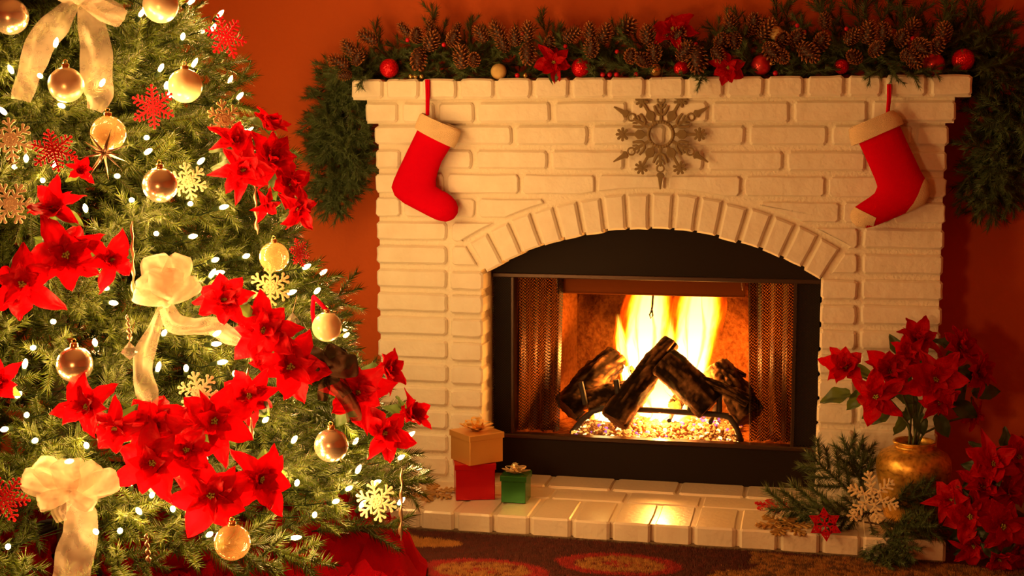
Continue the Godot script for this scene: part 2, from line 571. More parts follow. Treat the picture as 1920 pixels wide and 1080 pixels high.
func chimney_breast() -> void:
	var t := thing("brick_fireplace", "white painted brick fireplace with an arched mouth and a stepped brick mantel", "fireplace")
	var p := PackedVector2Array([Vector2(-0.813, 0.03), Vector2(-0.514, 0.03)])
	for i in 33:
		var a := lerpf(SPRING - 0.002, -SPRING + 0.002, i / 32.0)
		p.append(ARCH + Vector2(-sin(a), cos(a)) * (ARCH_IN + 0.006))
	p[2].x = -0.514; p[p.size() - 1].x = 0.427
	p.append_array(PackedVector2Array([Vector2(0.427, 0.03), Vector2(0.728, 0.03), Vector2(0.728, 1.15), Vector2(-0.813, 1.15)]))
	var b := MB.new()
	b.prism(p, -0.219, -0.0105)
	part("mortar_bed", b.done(), M.mortar, t)
	b = MB.new()
	b.box(Vector3(-0.84, 1.076, -0.219), Vector3(0.748, 1.15, 0.008))
	b.box(Vector3(-0.872, 1.142, -0.219), Vector3(0.785, 1.192, 0.034))
	part("mantel_bed", b.done(), M.mortar, t)
	# the mantel: sixteen headers laid side by side
	var j := [-0.874, -0.778, -0.674, -0.566, -0.46, -0.356, -0.252, -0.15, -0.047, 0.059, 0.162, 0.267, 0.37, 0.473, 0.568, 0.68, 0.786]
	for i in 16:
		brick(rough_rect(j[i] + (0.006 if i > 0 else 0.0), 1.1445, j[i + 1] - (0.006 if i < 15 else 0.0), 1.1985), -0.215, 0.045, t, M.white_paint)
	course(1.0785, 1.1335, [-0.843, -0.742, -0.636, -0.522, -0.308, -0.097, 0.121, 0.336, 0.535, 0.751], t, 0.018)
	var y := func(k: int) -> float: return 0.7987 - 0.0677 * k
	course(y.call(-4) - 0.052, y.call(-4), [-0.822, -0.637, -0.419, -0.206, 0.005, 0.219, 0.435, 0.649, 0.737], t)
	course(y.call(-3) - 0.052, y.call(-3), [-0.82, -0.742, -0.533, -0.318, -0.106, 0.11, 0.321, 0.535, 0.735], t)
	course(y.call(-2) - 0.052, y.call(-2), [-0.82, -0.615, -0.399, -0.186, 0.007, 0.21, 0.431, 0.635, 0.735], t, 0.0, true)
	course(y.call(-1) - 0.052, y.call(-1), [-0.82, -0.744, -0.625, -0.526, -0.33, -0.1, 0.25, 0.47, 0.60, 0.735], t, 0.0, true)
	for k in 11:
		var lo: float = y.call(k) - 0.052
		var hi: float = y.call(k)
		course(lo, hi, [-0.82, -0.6135], t)
		course(lo, hi, [0.5285, 0.735], t)
		if k < 2:
			course(lo, hi, [-0.603, -0.3], t, 0.001, true, false)
			course(lo, hi, [0.25, 0.521], t, 0.001, true, false)
		else:
			var o := rnd(-0.002, 0.002)
			brick(rough_rect(-0.603, lo - 0.003, -0.509 + o, hi - 0.003), -0.093, 0.003, t, M.white_paint)
			brick(rough_rect(0.4215 + o, lo - 0.003, 0.517, hi - 0.003), -0.093, 0.003, t, M.white_paint)
	for i in 16:
		var a0 := lerpf(SPRING, -SPRING, i / 16.0) - 0.0065
		var a1 := lerpf(SPRING, -SPRING, (i + 1) / 16.0) + 0.0065
		var q := PackedVector2Array()
		var w := [Vector2(a0, 0), Vector2((a0 + a1) / 2, 0), Vector2(a1, 0), Vector2(a1, 0.5), Vector2(a1, 1), Vector2((a0 + a1) / 2, 1), Vector2(a0, 1), Vector2(a0, 0.5)]
		var o := rnd(-0.003, 0.003)
		for k in w:
			var r := lerpf(ARCH_IN, ARCH_OUT, k.y) + o
			q.append(ARCH + Vector2(-sin(k.x), cos(k.x)) * r + Vector2(rnd(-1, 1), rnd(-1, 1)) * 0.001)
		brick(q, -0.093, 0.004, t, M.white_paint)

func hearth() -> void:
	var t := thing("raised_hearth", "low white painted brick hearth in front of the fireplace opening", "hearth")
	var b := MB.new()
	b.box(Vector3(-0.9, -0.011, -0.2), Vector3(0.733, 0.0495, 0.302))
	part("mortar_bed", b.done(), M.hearth_paint, t)
	b = MB.new()
	b.box(Vector3(-0.9, -0.011, 0.30), Vector3(0.73, 0.006, 0.322))
	part("dirty_joint", b.done(), M.dirty_mortar, t)
	var j := [-0.9, -0.807, -0.708, -0.605, -0.507, -0.403, -0.307, -0.195, -0.093, 0.014, 0.117, 0.23, 0.333, 0.436, 0.536, 0.636, 0.741]
	var down := Transform3D(Basis(Vector3.RIGHT, Vector3.FORWARD, Vector3.UP), Vector3.ZERO)     # x, y of the outline become x, -z; its depth rises
	for i in 16:      # the front row, laid end out
		b = MB.new()
		b.prism(rough_rect(j[i] + 0.0045, -0.317 + rnd(-0.003, 0.003), j[i + 1] - 0.0045, -0.122, 0.0015), 0.001 + rnd(0.0, 0.003), HEARTH + rnd(-0.001, 0.001), 0.005, false, down)
		part("brick", b.done(), M.hearth_paint, t)
	var k := [-0.9, -0.70, -0.50, -0.29, -0.085, 0.12, 0.325, 0.53, 0.737]
	for i in 8:       # stretchers against the breast
		b = MB.new()
		b.prism(rough_rect(k[i] + 0.004, -0.117, k[i + 1] - 0.004, -0.012), 0.0, HEARTH + 0.0005, 0.004, false, down)
		part("brick", b.done(), M.hearth_paint, t)
	for i in 5:       # and the row in the mouth
		b = MB.new()
		b.prism(rough_rect(-0.505 + i * 0.185, 0.004, -0.505 + (i + 1) * 0.185 - 0.008, 0.128), 0.0, HEARTH + 0.002, 0.004, false, down)
		part("brick", b.done(), M.hearth_paint, t)


# ---------------------------------------------------------------- the firebox
func link_texture(cut: bool) -> ImageTexture:     # rows of little wire links
	var w := 32
	var im := Image.create(w, w, false, Image.FORMAT_RGBA8)
	for y in w:
		for x in w:
			var u := float(x) / w; var v := float(y) / w
			var zig := absf(fposmod(u * 2.0 + 0.0, 1.0) - 0.5) * 2.0
			var d := absf(fposmod(v * 2.0 - zig * 0.9, 1.0) - 0.5)
			var on := d < 0.40
			var g := clampf(1.0 - d * 3.0, 0.1, 1.0)  # shade of a round wire put into the colour, darker at its edges
			im.set_pixel(x, y, Color(g, g, g, 1.0 if on else 0.0))
	return ImageTexture.create_from_image(im)

func hole_texture() -> ImageTexture:
	var w := 32
	var im := Image.create(w, w, false, Image.FORMAT_RGBA8)
	for y in w:
		for x in w:
			var u := fposmod(float(x) / w, 1.0) - 0.5; var v := fposmod(float(y) / w, 1.0) - 0.5
			var d := minf(absf(u) + absf(v), 1.0 - absf(u) - absf(v))
			im.set_pixel(x, y, Color(1, 1, 1, 0.0 if d < 0.3 else 1.0))
	return ImageTexture.create_from_image(im)

func insert() -> void:
	var t := thing("firebox_insert", "black metal firebox with mesh side curtains set in the brick arch", "fireplace insert")
	var zf := -0.13
	var p := PackedVector2Array([Vector2(-0.509, 0.645), Vector2(0.422, 0.645)])
	for i in 25:
		var a := lerpf(-SPRING, SPRING, i / 24.0)
		p.append(ARCH + Vector2(-sin(a), cos(a)) * (ARCH_IN + 0.004))
	var b := MB.new()
	b.prism(p, zf - 0.02, zf, 0.002)
	part("arched_panel", b.done(), M.black_metal, t)
	b = MB.new()
	b.box(Vector3(-0.509, 0.634, zf - 0.03), Vector3(0.422, 0.647, zf + 0.006), 0.002)
	part("top_rail", b.done(), M.black_edge, t)
	b = MB.new()
	b.box(Vector3(-0.511, 0.05, zf - 0.02), Vector3(0.424, 0.168, zf), 0.002)
	part("lower_panel", b.done(), M.black_metal, t)
	b = MB.new()
	b.box(Vector3(-0.511, 0.160, zf - 0.03), Vector3(0.424, 0.1735, zf + 0.008), 0.003)
	part("sill_rail", b.done(), M.black_edge, t)
	var grid: StandardMaterial3D = M.black_metal.duplicate()
	grid.resource_name = "perforated_black"
	grid.albedo_texture = hole_texture()
	grid.transparency = BaseMaterial3D.TRANSPARENCY_ALPHA_SCISSOR
	grid.uv1_scale = Vector3(7, 66, 1)
	for s in [[-0.509, -0.455], [0.359, 0.422]]:
		b = MB.new()
		var i0 := b.v.size()
		b.vert(Vector3(s[0], 0.17, zf - 0.004), Vector2(0, 1)); b.vert(Vector3(s[1], 0.17, zf - 0.004), Vector2(1, 1)); b.vert(Vector3(s[1], 0.64, zf - 0.004), Vector2(1, 0)); b.vert(Vector3(s[0], 0.64, zf - 0.004), Vector2(0, 0))
		b.quad(0, 1, 2, 3)
		part("perforated_grille", b.done(), grid, t)
		b = MB.new()
		b.box(Vector3(s[0], 0.165, zf - 0.05), Vector3(s[1], 0.64, zf - 0.03))
		part("grille_box", b.done(), M.iron, t)
	for x in [-0.4555, 0.3495]:
		b = MB.new()
		b.box(Vector3(x, 0.17, zf - 0.04), Vector3(x + 0.010, 0.64, zf + 0.002), 0.002)
		part("upright", b.done(), M.black_edge, t)
	b = MB.new()
	b.box(Vector3(-0.331, 0.585, -0.206), Vector3(0.213, 0.66, -0.2), 0.001)
	b.box(Vector3(-0.331, 0.583, -0.215), Vector3(0.213, 0.588, -0.196), 0.001)
	b.box(Vector3(-0.331, 0.635, -0.205), Vector3(0.213, 0.639, -0.192), 0.001)
	part("valance", b.done(), M.brown_metal, t)
	# walls of the firebox: floor, back, two splayed sides, lid
	b = MB.new()
	b.box(Vector3(-0.5, 0.13, -0.56), Vector3(0.42, 0.158, zf - 0.02))
	part("firebox_floor", b.done(), M.firebrick, t)
	var soot := FastNoiseLite.new()
	soot.seed = 8; soot.frequency = 1.0
	for q in [["back_panel", Vector3(-0.33, 0, -0.522), Vector3(0.25, 0, -0.522), 0.0], ["side_panel", Vector3(-0.45, 0, -0.16), Vector3(-0.325, 0, -0.525), 0.6], ["side_panel", Vector3(0.245, 0, -0.525), Vector3(0.362, 0, -0.16), 0.6]]:
		b = MB.new()
		var n: Vector3 = (q[2] - q[1]).cross(Vector3.UP).normalized()
		var g := []
		for r in 25:      # soot blackens the upper part of each panel
			var row := []
			for k in 25:
				row.append(q[1].lerp(q[2], k / 24.0) + Vector3(0, 0.15 + 0.61 * r / 24.0, 0))
			g.append(row)
		b.rows(g, false)
		for k in b.v.size():
			var e := b.v[k]
			var up := smoothstep(0.38, 0.57, e.y + 0.09 * soot.get_noise_2d((e.x - e.z) * 9.0, e.y * 7.0) + 0.04 * soot.get_noise_2d((e.x - e.z) * 40.0, e.y * 30.0))
			b.c[k] = Color(1, 1, 1).lerp(Color(0.13, 0.09, 0.07), up * (1.0 - q[3]))
		var face := b.v.size()
		b.flat([q[2] - n * 0.03 + Vector3(0, 0.15, 0), q[1] - n * 0.03 + Vector3(0, 0.15, 0), q[1] - n * 0.03 + Vector3(0, 0.76, 0), q[2] - n * 0.03 + Vector3(0, 0.76, 0)])
		part(q[0], b.done(), M.firebrick, t)
	b = MB.new()
	b.box(Vector3(-0.52, 0.74, -0.58), Vector3(0.43, 0.78, zf - 0.015))
	part("lid", b.done(), M.iron, t)
	# wire mesh curtains drawn to the sides
	var link := mat("wire_mesh", lin(0.07, 0.024, 0.006), 0.33, 0.75)
	link.albedo_texture = link_texture(true)
	link.transparency = BaseMaterial3D.TRANSPARENCY_ALPHA_SCISSOR
	link.uv1_scale = Vector3(8, 26, 1)
	for s in [[-0.445, -0.315, 0.0], [0.228, 0.352, 1.0]]:
		b = MB.new()
		var g := []
		for r in 13:
			var row := []
			var f := r / 12.0
			for k in 61:
				var u := k / 60.0
				var x := lerpf(s[0], s[1], u)
				var edge: float = (1.0 - u) if s[2] > 0.5 else u
				x += (f - 0.5) * 0.012 * edge * (1.0 if s[2] < 0.5 else -1.0)
				row.append(Vector3(x, lerpf(0.176, 0.642, f), -0.178 + 0.013 * sin(u * TAU * 3.6 + 0.7 * s[2]) + 0.003 * sin(f * 5.0 + u * 11.0)))
			g.append(row)
		b.rows(g, false)
		part("mesh_curtain", b.done(), link, t)
	for q in [[1043.0, -0.165], [1389.0, -0.165]]:      # pull chains
		b = MB.new()
		for k in 9: b.ball(at(q[0] + k * 0.4, 519.0 + k * 3.0, q[1]), 0.0022, 6)
		part("pull_chain", b.done(), M.tinsel, t)
	b = MB.new()
	b.tube([at(1225, 548, -0.25), at(1223, 575, -0.25), at(1221, 586, -0.25)], [0.003], 6)
	b.tube([at(1221, 584, -0.25), at(1218, 590, -0.25), at(1220, 597, -0.25), at(1224, 592, -0.25), at(1223, 582, -0.25)], [0.0022], 6)
	part("damper_hook", b.done(), M.iron, t)


func log_mesh(a: Vector3, c: Vector3, r0: float, r1: float, bend: Vector3, seed_: int, rough := 0.18) -> ArrayMesh:
	var f := FastNoiseLite.new()
	f.seed = seed_; f.frequency = 1.0
	var b := MB.new()
	var d := (c - a).normalized()
	var s := d.cross(Vector3(0.2, 0.3, 0.9)).normalized()
	var u := d.cross(s)
	var g := []
	var ridges := []
	var n := 40
	for i in n + 1:
		var t := float(i) / n
		var row := []
		for k in 36:
			var an := TAU * k / 36
			var ridge := f.get_noise_3d(cos(an) * 1.2, sin(an) * 1.2, t * 1.8) * 1.1 - absf(f.get_noise_3d(cos(an) * 4.2, sin(an) * 4.2, t * 1.6)) * 1.9 + f.get_noise_3d(cos(an) * 4.0, sin(an) * 4.0, t * 6.0) * 0.5 + 0.3
			var r := lerpf(r0, r1, t) * (1.0 + rough * ridge)
			if i == 0 or i == n: r *= 0.9
			var q := a.lerp(c, t) + bend * sin(t * PI) + (s * cos(an) + u * sin(an)) * r
			row.append(q)
			ridges.append(ridge)
		g.append(row)
	b.rows(g, true)
	for i in b.v.size():      # bark colour turns darker towards the grooves between its plates
		b.c[i] = Color.WHITE * lerpf(0.07, 1.0, smoothstep(-0.15, 0.55, ridges[i] + 0.25 * f.get_noise_3dv(b.v[i] * 70.0)))
	var e0: Array = g[0].duplicate(); e0.reverse()
	b.flat(e0); b.flat(g[n])
	return b.done()

func flame_texture(alpha: bool) -> ImageTexture:
	var im := Image.create(64, 128, false, Image.FORMAT_RGBA8)
	var f := FastNoiseLite.new()
	f.seed = 5; f.frequency = 0.05
	for y in 128:
		for x in 64:
			var u := absf(x / 63.0 - 0.5) * 2.0
			var v := 1.0 - y / 127.0       # 1 at the tip
			var w := 1.0 + 0.25 * f.get_noise_2d(x * 1.6, y * 0.5)
			var core := clampf(1.0 - u * w, 0.0, 1.0)
			var a := smoothstep(0.0, 0.5, core) * smoothstep(0.0, 0.06, v) * (1.0 - smoothstep(0.5, 1.0, v))
			var hot := smoothstep(0.1, 0.55, core) * (1.0 - 0.35 * v)
			if alpha: im.set_pixel(x, y, Color(0, 0, 0, a * 0.9))
			else: im.set_pixel(x, y, Color(1.0, lerpf(0.26, 0.90, hot), lerpf(0.01, 0.66, hot * hot * hot), 1.0))
	return ImageTexture.create_from_image(im)

func fire() -> void:
	# grate
	var t := thing("fire_grate", "black iron fire grate holding the burning logs", "grate")
	var b := MB.new()
	var zg := -0.215
	b.tube([at(1125, 765, zg), at(1240, 770, zg), at(1340, 777, zg), at(1366, 780, zg)], [0.0085], 8)
	part("front_bar", b.done(), M.iron, t)
	b = MB.new()
	b.tube([at(1132, 765, zg), at(1112, 771, zg), at(1092, 786, zg), on_level(1072, 812, 0.16)], [0.0085], 8)
	part("leg", b.done(), M.iron, t)
	b = MB.new()
	b.tube([at(1352, 778, zg), at(1368, 783, zg), at(1380, 800, zg), on_level(1390, 826, 0.16)], [0.0085], 8)
	part("leg", b.done(), M.iron, t)
	for q in [[1098, 1088, 716, 758], [1163, 1155, 712, 766], [1293, 1292, 728, 772], [1349, 1348, 724, 772]]:
		b = MB.new()
		b.tube([at(q[0], q[3], zg), at(q[1], q[2], zg + 0.004)], [0.0085], 8)
		part("prong", b.done(), M.iron, t)
	for x in [-0.24, -0.12, 0.0, 0.12]:
		b = MB.new()
		b.tube([Vector3(x, 0.214, zg), Vector3(x, 0.218, -0.44)], [0.007], 6)
		part("cross_bar", b.done(), M.iron, t)
	# logs
	var L := [
		["thick rough burning log leaning up at the left of the grate", 1062, 768, -0.28, 1160, 668, -0.40, 0.048, 0.040],
		["short pale-barked log lying before the left leaning log", 1100, 757, -0.245, 1205, 722, -0.30, 0.034, 0.026],
		["long dark log standing diagonally across the middle of the fire", 1152, 790, -0.175, 1258, 640, -0.31, 0.044, 0.028],
		["split log with a flat sawn end propped against the middle log", 1242, 676, -0.24, 1333, 762, -0.215, 0.048, 0.052],
		["gnarled log behind the right end of the grate", 1340, 690, -0.33, 1408, 782, -0.25, 0.042, 0.045],
		["thin smooth branch crossing over the right end of the grate", 1312, 712, -0.215, 1404, 752, -0.21, 0.013, 0.019],
		["small pointed stub of wood at the right back of the fire", 1352, 695, -0.34, 1399, 705, -0.34, 0.018, 0.006],
		["small back log whose round end shows between the flames", 1192, 691, -0.36, 1190, 700, -0.46, 0.018, 0.018],
		["small dark log end low behind the front grate bar", 1266, 762, -0.27, 1275, 750, -0.42, 0.021, 0.02]]
	var i := 0
	for q in L:
		var a := at(q[1], q[2], q[3]); var c := at(q[4], q[5], q[6])
		var bend := Vector3(0, 0.012, 0) if i == 0 or i == 4 else Vector3(0, 0.006, 0.004)
		var lg := thing("burning_log", q[0], "log", Vector3.ZERO, "logs in the fire")
		part("bark", log_mesh(a, c, q[7], q[8], bend, 60 + i, 0.24 if i != 3 else 0.12), M.burnt_bark, lg)
		i += 1
	# bed of embers and glass chips
	var bed := thing("ember_bed", "bed of glowing embers and coloured gravel under the grate", "embers")
	bed.set_meta("kind", "stuff")
	var stone := MB.new()
	var ring := []
	for r in 5:
		var row := []
		var bb := -PI / 2 + PI * r / 4
		for k in 6:
			var an := -TAU * k / 6 + r * 0.4
			var rr := 1.0 + rnd(-0.25, 0.25)
			row.append(Vector3(cos(an) * cos(bb), sin(bb) * 0.8, sin(an) * cos(bb)) * rr)
		ring.append(row)
	stone.rows(ring, true)
	var sm := stone.done()
	var coal := mat("glowing_ember", lin(0.3, 0.1, 0.03), 0.8)
	coal.emission_enabled = true; coal.emission = lin(1.0, 0.34, 0.05); coal.emission_energy_multiplier = 1.6
	var hot := mat("hot_ember", lin(0.5, 0.3, 0.1), 0.8)
	hot.emission_enabled = true; hot.emission = lin(1.0, 0.62, 0.18); hot.emission_energy_multiplier = 4.0
	var blue := mat("violet_glass_chip", lin(0.25, 0.1, 0.45), 0.2)
	blue.emission_enabled = true; blue.emission = lin(0.45, 0.15, 0.9); blue.emission_energy_multiplier = 0.5
	var ash := mat("ash_gravel", lin(0.30, 0.14, 0.06), 0.8)
	for q in [["gravel", ash, 1300], ["ember", coal, 420], ["hot_ember", hot, 130], ["glass_chip", blue, 90]]:
		var mm := MultiMesh.new()
		mm.transform_format = MultiMesh.TRANSFORM_3D
		mm.mesh = sm
		mm.instance_count = q[2]
		for k in int(q[2]):
			var x := rnd(-0.285, 0.2)
			var z := -0.165 - 0.28 * pow(rng.randf(), 1.3)
			var s := rnd(0.004, 0.0085)
			var lift := 0.028 * (1.0 - pow(absf(x + 0.04) / 0.27, 2.0)) * smoothstep(-0.16, -0.26, z)
			mm.set_instance_transform(k, Transform3D(Basis.from_euler(Vector3(rnd(0, 6), rnd(0, 6), rnd(0, 6))).scaled(Vector3.ONE * s), Vector3(x, 0.16 + maxf(0.0, lift) + s * 0.6, z)))
		var mi := MultiMeshInstance3D.new()
		mi.multimesh = mm
		mi.material_override = q[1]
		mi.name = q[0]
		mi.set_meta("kind", "stuff")
		bed.add_child(mi)
	# flames: curled sheets of burning gas
	var fm := mat("flame_sheet", Color.BLACK, 1.0)
	fm.albedo_color = Color.WHITE
	fm.albedo_texture = flame_texture(true)
	fm.transparency = BaseMaterial3D.TRANSPARENCY_ALPHA
	fm.specular_mode = BaseMaterial3D.SPECULAR_DISABLED
	fm.emission_enabled = true
	fm.emission_texture = flame_texture(false)
	fm.emission_operator = BaseMaterial3D.EMISSION_OP_MULTIPLY
	fm.emission = Color.WHITE
	fm.emission_energy_multiplier = 7.0
	fm.texture_repeat = false
	var F := [
		["tall flame rising left of the middle log", -0.36, [[1200, 752, 26], [1204, 700, 48], [1208, 640, 56], [1216, 580, 52], [1226, 500, 44], [1230, 430, 30]]],
		["tall flame rising right of the middle log", -0.35, [[1284, 752, 30], [1292, 700, 48], [1300, 640, 54], [1310, 580, 54], [1318, 500, 44], [1326, 430, 30]]],
		["thin lick of flame beside the left leaning log", -0.39, [[1178, 730, 16], [1174, 690, 22], [1168, 650, 18], [1162, 615, 12], [1158, 585, 6]]],
		["low flame spreading under the logs along the grate", -0.33, [[1236, 796, 60], [1236, 770, 95], [1240, 740, 80], [1244, 712, 50], [1250, 690, 20]]],
		["flame between the two tall ones behind the log", -0.40, [[1245, 750, 24], [1248, 710, 34], [1252, 660, 26], [1256, 620, 14], [1258, 590, 6]]],
		["small flame at the left end of the ember bed", -0.28, [[1130, 790, 30], [1132, 772, 42], [1140, 755, 26], [1150, 745, 8]]]]
	for q in F:
		var fl := thing("flame", q[0], "flame", Vector3.ZERO, "flames of the fire")
		for s in 3:
			b = MB.new()
			var yaw := [0.0, 1.05, -1.05][s] as float
			var g := []
			var pts: Array = q[2]
			var n := 16
			var i0 := 0
			for r in n + 1:
				var ff := float(r) / n * (pts.size() - 1)
				var k0 := mini(int(ff), pts.size() - 2)
				var fr := ff - k0
				var px := lerpf(pts[k0][0], pts[k0 + 1][0], fr); var py := lerpf(pts[k0][1], pts[k0 + 1][1], fr); var hw := lerpf(pts[k0][2], pts[k0 + 1][2], fr)
				var z: float = q[1]
				var m := at(px, py, z)
				var half := size_px(m, hw) * (1.0 if s == 0 else 0.75)
				for k in 9:
					var u := k / 8.0 * 2.0 - 1.0
					var a := yaw + 0.35 * sin(r * 0.6 + s)
					b.vert(m + Vector3(cos(a), 0, sin(a)) * u * half + Vector3(0, 0, 0.012 * sin(u * 3.0 + r * 0.5)), Vector2(k / 8.0, 1.0 - float(r) / n))
			for r in n:
				for k in 8:
					b.quad(r * 9 + k, r * 9 + k + 1, (r + 1) * 9 + k + 1, (r + 1) * 9 + k)
			part("flame_sheet", b.done(), fm, fl)
	for q in [[1200, 690, -0.30, 0.36], [1300, 690, -0.29, 0.36], [1240, 770, -0.24, 0.28]]:
		var l := OmniLight3D.new()
		l.name = "fire_light"
		l.position = at(q[0], q[1], q[2])
		l.light_color = lin(1.0, 0.36, 0.055)
		l.light_energy = FIRE_LIGHT * q[3]
		l.light_size = 0.03
		l.omni_range = 12.0; l.omni_attenuation = 2.0
		l.shadow_enabled = true
		add_child(l, true)


# ---------------------------------------------------------------- greenery
func sprig(length: float, twigs: int, twig_len: float, needle: float, step: float, r: float, flat_comb := false) -> ArrayMesh:     # grows along +Y
	var b := MB.new()
	var stems := []
	var main := []
	var sway := Vector3(rnd(-0.1, 0.1), 0, rnd(0.02, 0.16))
	for i in 6:
		var t := i / 5.0
		main.append(Vector3(0, t * length, 0) + sway * t * t * length)
	stems.append(main)
	for k in twigs:
		var t := lerpf(0.16, 0.82, (k + 0.5) / twigs)
		var p := Vector3(0, t * length, 0) + sway * t * t * length
		var a := (PI if k % 2 else 0.0) + rnd(-0.5, 0.5) if flat_comb else k * 2.4 + rnd(-0.4, 0.4)
		var d := Vector3(cos(a) * 0.72, 0.75, sin(a) * (0.72 if not flat_comb else 0.25)).normalized()
		var l := twig_len * (1.0 - 0.35 * t) * rnd(0.85, 1.15)
		stems.append([p, p + d * l * 0.5, p + d * l + Vector3(0, l * 0.08, 0)])
	for s in stems:
		b.col = Color(0.5, 0.3, 0.25)
		b.tube(s, [r * 1.5, r * 1.1], 4, false)
		var total := 0.0
		for i in s.size() - 1: total += (s[i + 1] - s[i]).length()
		var run := 0.012
		var turn := rnd(0, 6)
		while run < total:
			var f := run
			var i := 0
			while i < s.size() - 2 and f > (s[i + 1] - s[i]).length():
				f -= (s[i + 1] - s[i]).length()
				i += 1
			var d: Vector3 = (s[i + 1] - s[i]).normalized()
			var p: Vector3 = s[i] + d * f
			var u := d.cross(Vector3(0.1, 0.25, 0.96)).normalized()
			var w := d.cross(u)
			for k in 3:
				turn += 2.1 + rnd(-0.3, 0.3)
				var near_tip := clampf((total - run) / 0.03, 0.0, 1.0)
				var spread := lerpf(0.55, 1.5 if flat_comb else 1.25, near_tip) * rnd(0.8, 1.15)
				var q := (d + (u * cos(turn) + w * sin(turn)) * spread).normalized()
				var sh := rnd(0.5, 1.0)
				b.col = Color(sh * rnd(0.85, 1.0), sh, sh * rnd(0.7, 1.0))
				b.spike(p, p + q * needle * rnd(0.75, 1.1), r)
			run += step
	return b.done()

func tree() -> void:
	var t := thing("christmas_tree", "tall green artificial Christmas tree covered in lights and red flowers beside the fireplace", "Christmas tree", TREE)
	var b := MB.new()
	b.tube([Vector3(0, 0.03, 0), Vector3(0, 2.1, 0)], [0.022, 0.008], 8)
	part("trunk", b.done(), M.bark, t)
	for k in 4:
		var a := k * PI / 2 + 0.75
		b = MB.new()
		b.tube([Vector3(0, 0.16, 0), Vector3(cos(a) * 0.12, 0.13, sin(a) * 0.12), Vector3(cos(a) * 0.34, 0.062, sin(a) * 0.34)], [0.009], 6)
		part("stand_leg", b.done(), M.black_metal, t)
	var kinds := []
	for k in 6: kinds.append(sprig(0.24, 6 + k % 3, 0.09, 0.0255, 0.0036, 0.0014))
	# branches: tips spread over the cone; those the photograph shows are parts, the others one mass
	var spots := []
	var n := 620
	for i in n:
		var f := (i + 0.5) / n
		var h := 2.2 - 1.99 * sqrt(f)           # even over the cone's skin
		var a := i * 2.39996 + rnd(-0.2, 0.2)
		spots.append([h + rnd(-0.02, 0.02), a, rnd(-0.05, 0.05), 0])
	for i in 330:                               # an inner layer
		var f := (i + 0.5) / 330
		spots.append([2.0 - 1.75 * sqrt(f), i * 2.39996 + 1.0, -0.19 + rnd(-0.05, 0.03), 1])
	var seen := []
	var rest := []
	for s in spots:
		var h: float = s[0]
		var dir := Vector3(cos(s[1]), 0, sin(s[1]))
		var tip: Vector3 = dir * (tree_radius(h) - 0.075 + s[2]) + Vector3(0, h, 0)
		var grow := (dir + Vector3(0, rnd(-0.28, 0.32), 0) + dir.cross(Vector3.UP) * rnd(-0.45, 0.45)).normalized()
		var sc := rnd(0.85, 1.15) * clampf(tree_radius(h) * 3.0, 0.5, 1.0)
		var xf := Transform3D(growing(grow, rnd(0, TAU)).scaled_local(Vector3.ONE * sc), tip - grow * 0.25 * sc)
		var d := tip + TREE - EYE
		var depth := d.dot(fwd)
		var px := 960 + FOCAL * d.dot(rgt) / depth; var py := 540 - FOCAL * d.dot(upv) / depth
		var shown := px > -60 and py > -60 and py < 1140
		var front := dir.dot(Vector3(0.45, 0, 0.89))
		var item := [front + (0.0 if s[3] == 0 else -5.0) + (0.0 if shown else -9.0), xf]
		seen.append(item)
	seen.sort_custom(func(p, q): return p[0] > q[0])
	var mm := MultiMesh.new()
	mm.transform_format = MultiMesh.TRANSFORM_3D
	mm.mesh = kinds[0]
	mm.instance_count = seen.size() - 290
	for i in seen.size():
		if i < 290: part("branch", kinds[i % 6], M.tree_needles, t, seen[i][1])
		else: mm.set_instance_transform(i - 290, seen[i][1])
	var mi := MultiMeshInstance3D.new()
	mi.name = "inner_foliage"
	mi.multimesh = mm
	mi.material_override = M.tree_needles
	mi.set_meta("kind", "stuff")
	t.add_child(mi)

func tree_out(p: Vector3) -> Vector3:
	return Vector3(p.x - TREE.x, 0.25 * tree_radius(p.y), p.z - TREE.z).normalized()

